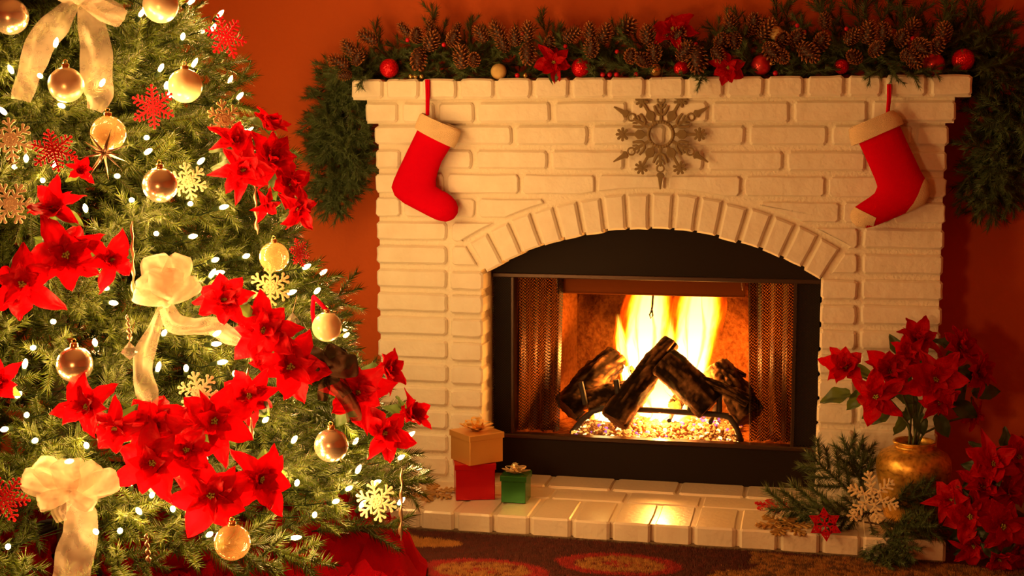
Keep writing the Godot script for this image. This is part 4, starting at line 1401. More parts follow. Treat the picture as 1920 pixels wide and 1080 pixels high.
func snowflakes() -> void:
	var big := snowflake("large champagne glitter snowflake with a ring centre hung on the brick face", at(1239, 252, 0.022), 0.0, Vector3(0, 0, 1), M.silver_glitter, "star")
	big.basis = Basis().scaled(Vector3.ONE * size_px(big.position, 103))
	var b := MB.new()
	b.tube([at(1240, 150, 0.05), at(1243, 128, 0.03), at(1248, 118, 0.0)], [0.0006], 4)
	var inv := big.transform.affine_inverse()
	b.moved(inv)
	part("hanging_thread", b.done(), M.tinsel, big)
	for q in [[424, 68, 42, 0.8, 0.1, 0.3, "red_glitter", "lace", "red glitter snowflake at the tree's upper right edge before the orange wall"], [287, 200, 42, 0.0, 0.1, 0.1, "red_glitter", "lace", "red glitter snowflake below and left of the pearly yellow ball"], [100, 282, 44, 0.3, 0.4, 0.2, "red_glitter", "lace", "dark red glitter snowflake left of the silver starburst"],
		[8, 935, 46, 0.2, 0.0, 0.4, "red_glitter", "lace", "red glitter snowflake left of the lowest organza bow"], [20, 262, 42, 0.1, 0.0, 0.1, "cream_wood", "wood", "cream wooden snowflake at the picture's left edge, upper of two"], [20, 382, 42, 0.1, 0.0, 0.5, "cream_wood", "wood", "cream wooden snowflake at the picture's left edge, lower of two"],
		[353, 340, 36, 0.1, 0.0, 0.2, "cream_wood", "wood", "white wooden snowflake right beside a clear gold ball"], [421, 224, 38, 0.95, 0.1, 0.1, "tan_wood", "wood", "tan wooden snowflake seen half edge-on above the right-hand poinsettias"], [507, 538, 40, 0.1, 0.0, 0.0, "tan_wood", "wood", "tan wooden snowflake hanging below the half-hidden amber ball"],
		[372, 735, 40, 0.0, 0.1, 0.3, "cream_wood", "wood", "white wooden snowflake half hidden behind red poinsettias"], [706, 940, 40, 0.1, 0.0, 0.2, "cream_wood", "wood", "pale snowflake lit by bulbs at the tree's lower right, before the hearth"], [562, 474, 28, 1.6, 0.2, 0.2, "red_glitter", "lace", "small red glitter snowflake seen edge-on right of the amber ball"]]:
		var p := on_tree(q[0], q[1], -0.01)
		snowflake(q[8], p, size_px(p, q[2]), -fwd + rgt * q[3] + upv * q[4], M[q[6]], q[7], "snowflakes on the tree", q[5])
	snowflake("pale gold glitter snowflake standing among the pine boughs on the hearth", at(1637, 932, 0.29), size_px(at(1637, 932, 0.29), 50), -fwd - rgt * 0.25 + upv * 0.15, M.pale_glitter, "glitter", "snowflakes on the hearth", 0.22)
	snowflake("tiny silver snowflake tucked into the pine boughs beside the red star", at(1600, 967, 0.3), size_px(at(1600, 967, 0.3), 13), -fwd + upv * 0.6, M.pale_glitter, "glitter", "snowflakes on the hearth", 0.5)
	snowflake("gold glitter snowflake lying flat on the hearth beside the red star", on_level(1470, 985, HEARTH + 0.006), 0.075, Vector3(0.05, 1, 0.12), M.old_gold_glitter, "glitter", "snowflakes on the hearth", 0.4)
	snowflake("gold glitter snowflake lying flat on the hearth left of the red gift box", on_level(806, 924, HEARTH + 0.006), 0.075, Vector3(0.0, 1, 0.1), M.old_gold_glitter, "glitter", "snowflakes on the hearth", 0.1)
	snowflake("small red glitter snowflake lying flat on the hearth behind the pine tips", on_level(1448, 948, HEARTH + 0.006), 0.05, Vector3(0.0, 1, 0.1), M.red_glitter, "glitter", "snowflakes on the hearth", 0.2)
	# a pierced red star
	var p := at(1547, 983, 0.328)
	var t := thing("star_ornament", "pierced red star leaning on the hearth's front edge", "star", p)
	t.basis = facing(-fwd + upv * 0.45, 0.0).scaled_local(Vector3.ONE * size_px(p, 33))
	var k6 := MB.new()
	bar(k6, Vector2(0, 0), Vector2(0, 0.3), 0.05, 0.05, 0.03)
	for s in [-1, 1]:
		k6.prism(PackedVector2Array([Vector2(s * 0.30, 0.50), Vector2(0.0, 1.0), Vector2(0, 0.84), Vector2(s * 0.2, 0.50)] if s > 0 else [Vector2(-0.30, 0.50), Vector2(-0.2, 0.50), Vector2(0, 0.84), Vector2(0.0, 1.0)]), -0.03, 0.03, 0.0, true)
		bar(k6, Vector2(0, 0.3), Vector2(s * 0.24, 0.5), 0.05, 0.05, 0.03)
		bar(k6, Vector2(0, 0.66), Vector2(s * 0.16, 0.55), 0.045, 0.045, 0.03)
	bar(k6, Vector2(-0.3, 0.5), Vector2(0.3, 0.5), 0.06, 0.06, 0.03)
	bar(k6, Vector2(0, 0.5), Vector2(0, 0.9), 0.05, 0.04, 0.03)
	var km := k6.done()
	for k in 6: part("point", km, M.red_glitter, t, Transform3D(Basis(Vector3.BACK, TAU * k / 6), Vector3.ZERO))
	# starburst of tinsel spikes
	p = on_tree(195, 287, 0.035)
	t = thing("starburst_ornament", "silvery brown tinsel starburst hanging in front of a clear ball on the tree", "ornament", p)
	var r := size_px(p, 54)
	for k in 16:
		var y := 1.0 - 2.0 * (k + 0.5) / 16
		var d := Vector3(cos(k * 2.4) * sqrt(1 - y * y), y, sin(k * 2.4) * sqrt(1 - y * y))
		b = MB.new()
		b.spike(d * 0.004, d * r * rnd(0.85, 1.05), 0.0035)
		part("spike", b.done(), M.tinsel, t)


# ---------------------------------------------------------------- ribbons
func ribbon(path: Array, half: Array, normals: Array, ripple := 0.004, seed_ := 0) -> ArrayMesh:
	var b := MB.new()
	var g := []
	var n := path.size() * 5
	for i in n + 1:
		var f := float(i) / n * (path.size() - 1)
		var k := mini(int(f), path.size() - 2)
		var fr := f - k
		var k0 := maxi(k - 1, 0); var k3 := mini(k + 2, path.size() - 1)
		var c: Vector3 = path[k].cubic_interpolate(path[k + 1], path[k0], path[k3], fr)
		var c2: Vector3 = path[k].cubic_interpolate(path[k + 1], path[k0], path[k3], minf(fr + 0.05, 1.0))
		var c0: Vector3 = path[k].cubic_interpolate(path[k + 1], path[k0], path[k3], maxf(fr - 0.05, 0.0))
		var nm: Vector3 = normals[k].lerp(normals[k + 1], fr).normalized()
		var s := (c2 - c0).normalized().cross(nm).normalized()
		var h := lerpf(half[k], half[k + 1], fr)
		var row := []
		for j in 9:
			var u := j / 4.0 - 1.0
			row.append(c + s * u * h + nm * (ripple * sin(u * 3.3 + f * 2.0 + seed_) + ripple * 0.9 * sin(f * 4.0 + u + seed_ * 2.0) + ripple * 0.55 * sin(u * 8.0 + f * 1.3 + seed_)))
		g.append(row)
	b.rows(g, false)
	return b.done()

func bow(called: String, label: String, centre: Array, loops: Array, tails: Array, m: Material, thick: Material, out := 0.01) -> void:
	var p := on_tree(centre[0], centre[1], out)
	var t := thing(called, label, "bow", p, "bows on the tree")
	var nrm: Vector3 = (-fwd * 0.8 + tree_out(p) * 0.3).normalized()
	var i := 0
	for q in loops:       # direction in the picture, reach and half width in pixels
		var a := deg_to_rad(q[0])
		var d := (rgt * cos(a) + upv * sin(a)).normalized()
		var l := size_px(p, q[1]); var w := size_px(p, q[2])
		var path := []; var half := []; var ns := []
		for k in 9:
			var u := k / 8.0
			path.append(d * l * 0.5 * (1 - cos(TAU * u)) + nrm * (0.026 * sin(TAU * u) + 0.004 * i))
			var away := 1.0 - absf(2.0 * u - 1.0)
			half.append(w * lerpf(0.28, 1.0, sin(minf(away * 1.3, 1.0) * PI / 2)) * (1.0 - 0.42 * smoothstep(0.6, 1.0, away)))
			ns.append((nrm * cos(TAU * u * 0.999) + d * sin(TAU * u) * 0.9).normalized() if false else nrm)
		# front and back leaves of the loop
		part("loop", ribbon(path.slice(0, 5), half.slice(0, 5), ns.slice(0, 5), 0.006 * minf(1.0, w / 0.03), i), thick, t)
		part("loop", ribbon(path.slice(4, 9), half.slice(4, 9), ns.slice(4, 9), 0.006 * minf(1.0, w / 0.03), i + 3), thick, t)
		i += 1
	for q in tails:
		var path := []; var half := []; var ns := []
		for s in q:
			var e := on_tree(s[0], s[1], out - 0.01 + (s[3] if s.size() > 3 else 0.0))
			path.append(e - p); half.append(size_px(e, s[2])); ns.append((-fwd * 0.8 + tree_out(e) * 0.3).normalized())
		part("tail", ribbon(path, half, ns, 0.005, i), m, t)
		i += 1
	var b := MB.new()
	b.ball(nrm * 0.012, size_px(p, centre[2]), 14, Vector3(0.9, 1.1, 0.7))
	part("knot", b.done(), thick, t)

func bows() -> void:
	bow("organza_bow", "topmost sheer cream organza bow, its two long tails hanging beside a frosted ball", [148, -4, 14], [[150, 70, 24], [35, 66, 24], [-25, 95, 22], [100, 60, 22]],
		[[[140, 4, 14], [105, 45, 26], [72, 85, 28], [62, 125, 24], [48, 160, 22], [38, 188, 20]], [[160, 8, 14], [172, 50, 26], [180, 100, 30], [182, 150, 30], [186, 180, 26], [176, 206, 14]]], M.organza, M.organza)
	bow("organza_bow", "cream organza bow in the middle of the tree with a long wavy right tail", [312, 565, 12], [[105, 90, 32], [70, 92, 26], [135, 66, 24], [170, 62, 17], [30, 72, 20], [85, 62, 36]],
		[[[308, 575, 10], [290, 615, 12], [272, 660, 20], [268, 700, 18], [275, 735, 22], [280, 765, 14]], [[312, 575, 14], [328, 606, 20], [365, 612, 15], [400, 612, 18], [430, 630, 17], [448, 640, 10]]], M.organza, M.thick_organza)
	bow("organza_bow", "lowest cream organza bow, wide loops and one broad hanging tail at the lower left", [138, 920, 14], [[165, 100, 26], [140, 88, 22], [15, 88, 28], [45, 70, 24], [200, 66, 20], [95, 62, 30], [-30, 52, 16]],
		[[[140, 930, 16], [150, 965, 30], [152, 1000, 34], [140, 1040, 36], [132, 1085, 34]], [[130, 930, 10], [112, 955, 16], [116, 978, 10]]], M.organza, M.thick_organza)
	bow("dark_organza_bow", "dark brown sheer sparkling bow on the tree's right side beneath a pearl ball", [612, 692, 9], [[8, 60, 25], [62, 48, 24], [140, 52, 22], [195, 42, 18]],
		[[[612, 698, 8], [625, 720, 14], [645, 738, 15], [660, 765, 15], [664, 790, 13]], [[614, 698, 8], [608, 725, 12], [606, 752, 9]], [[616, 696, 8], [636, 716, 13], [652, 740, 12]]], M.dark_organza, M.dark_organza, 0.02)

func hanging_bits() -> void:
	var g := "glass balls on the tree"
	for q in [[18, 30, 35, "mercury_glass", "gold mirrored ball in the top left corner of the tree"], [301, 10, 33, "frosted_gold", "gold ball cut by the picture's top edge beside the topmost bow"], [124, 159, 33, "frosted_gold", "frosted champagne ball between the tails of the topmost bow"],
		[347, 161, 32, "pearl", "pearly yellow ball high on the tree above a red snowflake"], [203, 250, 33, "clear_glass", "clear speckled ball behind the silver starburst"], [300, 347, 33, "mercury_glass", "gold mirrored ball left of the white wooden snowflake"],
		[514, 482, 28, "clear_glass", "amber clear ball half hidden by a branch above the tan snowflake"], [613, 613, 28, "pearl", "pearly white ball hanging by red ribbon at the tree's right edge"], [140, 683, 34, "mercury_glass", "gold mirrored ball above the left poinsettia cluster"],
		[621, 835, 32, "mercury_glass", "gold mirrored ball low on the tree's right side"], [436, 1017, 34, "clear_glass", "clear ball hanging lowest on the tree above the red skirt"]]:
		var p := on_tree(q[0], q[1], 0.01)
		var t := ornament_ball("glass_ball", q[4], p, size_px(p, q[2]), M[q[3]], g)
		if q[3] == "clear_glass":
			var b0 := MB.new()
			b0.ball(Vector3.ZERO, size_px(p, q[2]) * 0.3, 10)
			t.get_child(0).material_override = M.amber_glass
		if q[0] == 613:
			var b := MB.new()
			var top := at(588, 556, p.z - 0.03)
			b.tube([at(614, 584, p.z) - p, at(604, 572, p.z) - p, top - p], [0.0042], 6)
			b.tube([top - p, at(586, 585, p.z - 0.02) - p, at(590, 612, p.z - 0.03) - p], [0.0042], 6)
			part("ribbon_hanger", b.done(), M.red_felt, t)
	for q in [[243, 660, 17, "faceted clear crystal drop beside the tail of the middle organza bow"], [549, 603, 15, "faceted clear crystal drop hanging left of the pearly white ball"]]:
		var p := on_tree(q[0], q[1], 0.01)
		var t := thing("crystal_drop", q[3], "ornament", p, "crystals on the tree")
		var b := MB.new()
		var r := size_px(p, q[2])
		var ring := []
		for k in 8: ring.append(Vector3(cos(TAU * k / 8), 0, sin(-TAU * k / 8)) * r)
		for k in 8:
			var e: Vector3 = ring[k]; var f: Vector3 = ring[(k + 1) % 8]
			b.flat([e, f, Vector3(0, r * 1.2, 0)])
			b.flat([f, e, Vector3(0, -r * 0.9, 0)])
		part("drop", b.done(), M.crystal, t)
		b = MB.new()
		b.tube([Vector3(0, r * 1.15, 0), Vector3(0.004, r * 3.2, -0.015)], [0.0007], 4)
		part("thread", b.done(), M.tinsel, t)
	for q in [[753, 878, 750, 1018, "long twisted icicle hanging from the lowest right branch over the rug"], [274, 1000, 278, 1058, "glass icicle hanging in front of the red tree skirt"], [464, 690, 470, 828, "twisted icicle hanging across a red poinsettia"], [477, 330, 480, 440, "icicle hanging below the poinsettias against the orange wall"], [247, 415, 246, 560, "thin brown icicle beside the half closed poinsettia"], [238, 590, 243, 640, "thin thread icicle above the crystal drop"]]:
		var a := on_tree(q[0], q[1], 0.01)
		var e := a + Vector3(0, -size_px(a, q[3] - q[1]), 0) + rgt * size_px(a, q[2] - q[0])
		var t := thing("icicle_ornament", q[4], "ornament", a, "icicles on the tree")
		var b := MB.new()
		var pts := []; var rr := []
		for k in 31:
			var f := k / 30.0
			pts.append((e - a) * f + Vector3(cos(f * 26), 0, sin(f * 26)) * 0.0012)
			rr.append((0.0012 + 0.0032 * absf(sin(f * PI * 4.0)) * (0.4 + f)) * (1.0 if k < 28 else 0.5))
		b.tube(pts, rr, 6)
		part("icicle", b.done(), M.tinsel, t)


# ---------------------------------------------------------------- stockings
func stocking(called: String, label: String, pairs: Array, cuff: Array, loop: Array, z: float, caps: Array) -> void:
	var mid := at((cuff[0][0] + cuff[0][2]) / 2.0, (cuff[0][1] + cuff[0][3]) / 2.0, z)
	var t := thing(called, label, "Christmas stocking", mid, "stockings on the fireplace")
	var make := func(rows_: Array, fat: float, puff: float) -> MB:
		var b := MB.new()
		var g := []
		var n := rows_.size() * 4
		for i in n + 1:
			var f := float(i) / n * (rows_.size() - 1)
			var k := mini(int(f), rows_.size() - 2)
			var fr := smoothstep(0.0, 1.0, f - k) * 0.3 + (f - k) * 0.7
			var l := at(lerpf(rows_[k][0], rows_[k + 1][0], fr), lerpf(rows_[k][1], rows_[k + 1][1], fr), z)
			var r := at(lerpf(rows_[k][2], rows_[k + 1][2], fr), lerpf(rows_[k][3], rows_[k + 1][3], fr), z)
			var c := (l + r) / 2
			var h := (r - l) / 2 * puff
			var d := minf(fat, h.length() * 0.7)
			var row := []
			for q in 24:
				var a := TAU * q / 24
				row.append(c - mid + h * cos(a) * (1.0) + Vector3(0, 0, d * sin(a) + (d - fat) * 0.0))
			g.append(row)
		b.rows(g, true)
		b.flat(g[-1])
		return b
	part("foot", (make.call(pairs, 0.03, 1.0) as MB).done(), M.red_felt, t)
	part("cuff", (make.call(cuff, 0.036, 1.03) as MB).done(), M.cream_fleece, t)
	var b := MB.new()
	b.tube([at(loop[0], loop[1], 0.052) - mid, at(loop[2], loop[3], 0.056) - mid, at(loop[4], loop[5], z + 0.01) - mid], [0.0045], 6)
	b.tube([at(loop[0] + 4, loop[1], 0.052) - mid, at(loop[2] + 3, loop[3], 0.056) - mid, at(loop[4] + 2, loop[5], z + 0.01) - mid], [0.003], 6)
	part("hanging_loop", b.done(), M.red_felt, t)
	for q in caps:        # toe and heel patches follow the felt beneath, a little proud
		var cb := MB.new()
		var g := []
		for s in q:
			var l := at(s[0], s[1], z); var r := at(s[2], s[3], z)
			var c := (l + r) / 2; var h := (r - l) / 2
			var d := minf(0.03, h.length() * 0.7) + 0.002
			var row := []
			for k in 17:
				var a := lerpf(s[4], s[5], k / 16.0)
				row.append(c - mid + h * 1.03 * cos(a) + Vector3(0, 0, d * sin(a)))
			g.append(row)
		g.reverse()
		cb.rows(g, false)
		part("patch", cb.done(), M.cream_fleece, t)

func stockings() -> void:
	stocking("christmas_stocking", "plain red stocking with a cream cuff hanging at the left of the brick face",
		[[786, 236, 850, 268], [783, 243, 846, 274], [770, 270, 838, 287], [758, 295, 828, 303], [747, 318, 821, 322], [738, 338, 817, 338], [734, 351, 818, 350], [740, 367, 827, 356], [757, 381, 837, 361], [780, 393, 847, 368], [803, 405, 855, 378], [820, 413, 859, 389], [836, 416, 858, 400], [846, 413, 852, 409]],
		[[792, 212, 860, 242], [788, 215, 863, 248], [781, 232, 858, 264], [779, 240, 851, 277], [784, 241, 848, 276]], [800, 149, 801, 182, 801, 216], 0.042, [])
	stocking("christmas_stocking", "red stocking with cream toe and heel patches hanging at the right of the brick face",
		[[1606, 258, 1684, 228], [1610, 268, 1688, 238], [1618, 285, 1698, 260], [1630, 312, 1713, 292], [1640, 335, 1727, 322], [1645, 350, 1740, 343], [1640, 362, 1743, 365], [1630, 370, 1732, 383], [1616, 379, 1700, 399], [1603, 388, 1665, 414], [1596, 397, 1640, 424], [1594, 407, 1622, 428], [1597, 416, 1608, 426]],
		[[1597, 238, 1668, 208], [1592, 243, 1674, 207], [1594, 258, 1690, 222], [1598, 273, 1693, 233], [1604, 272, 1688, 234]], [1666, 158, 1666, 185, 1664, 212], 0.042,
		[[[1603, 388, 1660, 416, 1.2, PI + 0.3], [1600, 392, 1648, 421, 0.9, PI + 0.3], [1596, 397, 1640, 424, 0.5, PI + 0.3], [1594, 407, 1622, 428, -0.3, PI + 0.3], [1597, 416, 1608, 426, -0.3, PI + 0.3]],
		 [[1643, 342, 1734, 335, 0.05, 0.3], [1645, 350, 1740, 343, -0.2, 0.75], [1640, 362, 1743, 365, -0.2, 1.0], [1630, 370, 1732, 383, -0.2, 0.95], [1616, 379, 1700, 399, -0.2, 0.4]]])


# ---------------------------------------------------------------- gifts
func gift_bow(t: Node3D, at_: Vector3, r: float, m: Material) -> void:
	for k in 13:
		var layer: int = 0 if k < 6 else (1 if k < 11 else 2)
		var a := TAU * k / 6.0 if layer == 0 else TAU * (k + 0.5) / 5.0
		var out := Vector3(cos(a), 0, sin(a))
		var l: float = r * [1.0, 0.75, 0.3][layer]
		var h: float = r * [0.12, 0.42, 0.7][layer]
		var side := out.cross(Vector3.UP) * r * 0.22
		var b := MB.new()
		var g := []
		for s in 9:
			var f := s / 8.0
			var c := out * l * sin(f * PI) + Vector3(0, h * f + r * 0.22 * sin(f * PI), 0)
			var w := 1.0 - 0.75 * pow(sin(f * PI), 3.0)
			g.append([c - side * w, c, c + side * w])
		b.rows(g, false)
		part("bow_loop", b.done(), m, t, Transform3D(Basis(), at_))

func gift(called: String, label: String, where: Vector3, yaw: float, w: float, h: float, d: float, lid: float, m: Material, bow_m: Material) -> Node3D:
	var t := thing(called, label, "gift box", where, "gift boxes on the hearth")
	t.rotation.y = yaw
	var b := MB.new()
	b.box(Vector3(-w / 2 + 0.002, 0, -d / 2 + 0.002), Vector3(w / 2 - 0.002, h - 0.003, d / 2 - 0.002), 0.0015)
	part("body", b.done(), m, t)
	b = MB.new()
	b.box(Vector3(-w / 2 - 0.001, h - lid, -d / 2 - 0.001), Vector3(w / 2 + 0.001, h, d / 2 + 0.001), 0.0015)
	part("lid", b.done(), m, t)
	if bow_m: gift_bow(t, Vector3(0, h, 0), 0.054 if w > 0.09 else 0.04, bow_m)
	return t

func gifts() -> void:
	gift("gift_box", "shiny red gift box on the hearth beneath the gold box", Vector3(-0.5, HEARTH + 0.001, 0.137), 0.31, 0.111, 0.1, 0.108, 0.016, M.red_foil, null)
	gift("gift_box", "gold gift box with a gold bow stacked on the red box", Vector3(-0.492, HEARTH + 0.102, 0.14), 0.78, 0.109, 0.082, 0.109, 0.016, M.gold_foil, M.gold_bow)
	gift("gift_box", "small green gift box with a silver bow on the hearth", Vector3(-0.377, HEARTH + 0.001, 0.158), 0.0, 0.071, 0.074, 0.078, 0.015, M.green_foil, M.silver_bow)


# ---------------------------------------------------------------- vase, potted flowers and boughs
func bouquets() -> void:
	var base := Vector3(0.668, HEARTH + 0.001, 0.115)
	var t := thing("vase", "round mottled antique gold vase at the right end of the hearth", "vase", base)
	var b := MB.new()
	b.lathe([Vector2(0, 0.0), Vector2(0.066, 0.0), Vector2(0.072, 0.006), Vector2(0.082, 0.06), Vector2(0.092, 0.11), Vector2(0.0955, 0.135), Vector2(0.094, 0.155), Vector2(0.085, 0.172), Vector2(0.066, 0.183), Vector2(0.052, 0.187), Vector2(0.0495, 0.193), Vector2(0.053, 0.199), Vector2(0.055, 0.203), Vector2(0.052, 0.206), Vector2(0.047, 0.203), Vector2(0.045, 0.19), Vector2(0.045, 0.12), Vector2(0, 0.12)], 48)
	part("body", b.done(), M.aged_gold, t)
	var mouth := base + Vector3(0, 0.2, 0)
	var stems := []
	for q in [[1588, 690, 52, -0.6, 0.5, 0.6, 0.17, "left-most red poinsettia of the vase, leaning over the bricks"], [1643, 742, 60, -0.3, -0.2, 0.15, 0.24, "red poinsettia hanging low at the left of the vase bouquet"], [1668, 700, 56, -0.1, 0.4, 0.5, 0.16, "red poinsettia in the left middle of the vase bouquet"], [1722, 640, 50, 0.0, 0.9, 0.6, 0.08, "topmost red poinsettia of the vase bouquet"],
		[1700, 668, 46, 0.0, 0.3, 0.5, 0.14, "red poinsettia just below the topmost one in the vase"], [1752, 712, 66, 0.0, 0.1, 0.2, 0.22, "large front red poinsettia in the middle of the vase bouquet"], [1800, 655, 54, 0.4, 0.6, 0.5, 0.06, "red poinsettia against the wall at the upper right of the vase bouquet"], [1832, 700, 50, 0.8, 0.2, 0.5, 0.10, "right-most red poinsettia of the vase bouquet"],
		[1760, 752, 46, 0.1, -0.8, 0.3, 0.2, "red poinsettia drooping below the large front one in the vase"], [1822, 778, 34, 0.5, -0.4, 0.4, 0.04, "small shaded red poinsettia low at the right of the vase bouquet"]]:
		var p := at(q[0], q[1], q[6])
		stems.append(poinsettia(q[7], p, size_px(p, q[2]), -fwd + rgt * q[3] + upv * q[4], "poinsettias in the gold vase", q[5], 2))
	var leaf_on := func(flowers: Array, where: Vector3, y: Vector3, long: float) -> void:      # a leaf belongs to the nearest flower
		var near: Node3D = flowers[0]
		for o in flowers:
			if (o.position - where).length() < (near.position - where).length(): near = o
		var z: Vector3 = (-fwd + rgt * rnd(-0.5, 0.5) + upv * rnd(-0.2, 0.7))
		z = (z - y * z.dot(y)).normalized()
		part("leaf", green_leaf, M.dark_leaf, near, near.transform.affine_inverse() * Transform3D(Basis(y.cross(z), y, z).scaled_local(Vector3.ONE * long), where - y * long * 0.4))
	var stem_to := func(o: Node3D, from: Vector3) -> void:
		var d: Vector3 = o.position - from
		var sb := MB.new()
		sb.tube([from + Vector3(rnd(-0.02, 0.02), -0.06, rnd(-0.02, 0.02)), from + Vector3(d.x * 0.15, d.y * 0.35, d.z * 0.15), from + Vector3(d.x * 0.6, d.y * 0.8, d.z * 0.6), from + d - Vector3(0, 0.004, 0.012)], [0.003], 6)
		sb.moved(o.transform.affine_inverse())
		part("stem", sb.done(), M.stem_green, o)
	for o in stems: stem_to.call(o, mouth)
	for q in [[1572, 742, -0.9, -0.2, 46, 0.15], [1608, 745, -0.5, -0.7, 42, 0.16], [1640, 770, -0.6, -0.3, 36, 0.16], [1690, 790, -0.2, -0.6, 40, 0.14], [1725, 790, 0.2, -0.7, 40, 0.14], [1765, 795, 0.3, -0.5, 42, 0.1], [1805, 765, 0.6, -0.4, 48, 0.08], [1845, 735, 0.8, 0.1, 46, 0.06], [1700, 745, -0.2, 0.1, 44, 0.12], [1730, 690, 0.1, 0.6, 40, 0.08], [1655, 780, -0.8, -0.5, 34, 0.13], [1710, 770, 0.2, 0.2, 40, 0.1], [1790, 745, 0.3, 0.3, 46, 0.07], [1680, 650, -0.3, 0.7, 34, 0.1]]:
		var p := at(q[0], q[1], q[5])
		leaf_on.call(stems, p, (rgt * q[2] + upv * q[3]).normalized(), size_px(p, q[4] * 1.25))
	# the second bunch stands on the floor in a pot
	var foot := Vector3(0.90, 0.0, 0.2)
	t = thing("flower_pot", "terracotta pot on the floor hidden under the lower right poinsettias", "flower pot", foot)
	b = MB.new()
	b.lathe([Vector2(0, -0.011), Vector2(0.055, -0.011), Vector2(0.078, 0.09), Vector2(0.085, 0.092), Vector2(0.085, 0.115), Vector2(0.074, 0.115), Vector2(0.07, 0.1), Vector2(0, 0.1)], 28)
	part("body", b.done(), M.terracotta, t)
	stems = []
	for q in [[1818, 968, 62, -0.2, 0.0, 0.2, 0.34, "red poinsettia with a clear green middle beside the hearth's right end"], [1878, 985, 64, 0.1, -0.1, 0.2, 0.36, "red poinsettia low at the right edge with yellow-green buds"], [1862, 872, 60, -0.3, 0.4, 0.4, 0.28, "topmost red poinsettia of the floor bunch"], [1908, 858, 58, 0.1, 0.3, 0.3, 0.24, "red poinsettia cut by the picture's right edge"],
		[1785, 938, 52, -0.7, 0.2, 0.5, 0.30, "red poinsettia nearest the gold vase in the floor bunch"], [1842, 915, 52, 0.0, 0.5, 0.6, 0.28, "red poinsettia in the middle of the floor bunch"], [1890, 925, 50, 0.3, 0.3, 0.5, 0.26, "red poinsettia right of the middle in the floor bunch"], [1825, 1020, 46, -0.3, -0.6, 0.4, 0.33, "red poinsettia drooping behind the hearth's right corner"], [1872, 1045, 48, 0.0, -0.6, 0.3, 0.36, "lowest red poinsettia of the floor bunch"], [1912, 1030, 48, 0.4, -0.3, 0.4, 0.3, "shaded red poinsettia in the lower right corner"]]:
		var p := at(q[0], q[1], q[6])
		stems.append(poinsettia(q[7], p, size_px(p, q[2]), -fwd + rgt * q[3] + upv * q[4], "poinsettias of the floor bunch", q[5], 2))
	for o in stems: stem_to.call(o, foot + Vector3(0, 0.16, 0))
	for q in [[1845, 850, -0.6, 0.7, 44, 0.22], [1838, 880, -0.7, 0.2, 46, 0.22], [1832, 905, -0.6, -0.2, 40, 0.22], [1850, 935, -0.2, -0.6, 44, 0.22], [1895, 900, 0.4, 0.3, 44, 0.2], [1800, 1000, -0.5, -0.5, 36, 0.28], [1850, 1000, 0.1, -0.6, 44, 0.27], [1905, 970, 0.4, -0.2, 44, 0.25], [1885, 830, 0.1, 0.8, 40, 0.2], [1812, 1035, -0.7, -0.2, 34, 0.3]]:
		var p := at(q[0], q[1], q[5])
		leaf_on.call(stems, p, (rgt * q[2] + upv * q[3]).normalized(), size_px(p, q[4] * 1.25))
	# cut pine boughs on the hearth
	var kinds := []
	for k in 3: kinds.append(sprig(0.22, 7, 0.095, 0.034, 0.0017, 0.0011, true))
	for q in [[1600, 955, 0.17, -1.0, 0.03, 0.25, 1.0, "pine bough lying along the hearth, its tip towards the fire"], [1612, 940, 0.13, -0.75, 0.72, 0.1, 0.85, "pine bough rising against the firebox's lower right corner"], [1625, 930, 0.1, -0.35, 0.9, 0.0, 0.75, "short pine bough rising between the bricks and the gold vase"], [1612, 925, 0.09, 0.05, 0.9, 0.0, 0.6, "short upright pine bough just left of the gold vase"],
		[1632, 985, 0.25, 0.22, -0.42, 0.75, 0.8, "pine bough hanging over the hearth's front edge"], [1650, 975, 0.26, 0.35, -0.3, 0.6, 0.75, "pine bough hanging beside the one over the front edge"], [1640, 985, 0.24, 1.0, 0.0, 0.15, 0.85, "pine bough pointing right in front of the gold vase"], [1640, 960, 0.2, -0.7, -0.02, 0.5, 0.8, "pine bough lying behind the red star"],
		[1650, 945, 0.2, 0.8, 0.25, 0.1, 0.7, "pine bough leaning on the front of the gold vase"], [1600, 975, 0.22, -0.95, 0.05, -0.1, 0.7, "pine bough lying under the gold snowflake's right tips"], [1655, 985, 0.25, 0.5, 0.1, 0.3, 0.7, "pine bough heaped in the middle of the cut greens"]]:
		var p := at(q[0], q[1], q[2])
		p.y = maxf(p.y, HEARTH + 0.016)
		var d := Vector3(q[3], q[4], q[5]).normalized()
		var bt := thing("pine_bough", q[7], "pine bough", p, "cut pine boughs on the hearth")
		bt.basis = growing(d, rnd(-0.4, 0.4)).scaled_local(Vector3.ONE * q[6])
		part("needled_twig", kinds[rng.randi() % 3], M.garland_needles, bt)
		b = MB.new()
		b.tube([Vector3(0, -0.03, 0), Vector3(0, 0.05, 0)], [0.003], 6)
		part("cut_stem", b.done(), M.bark, bt)


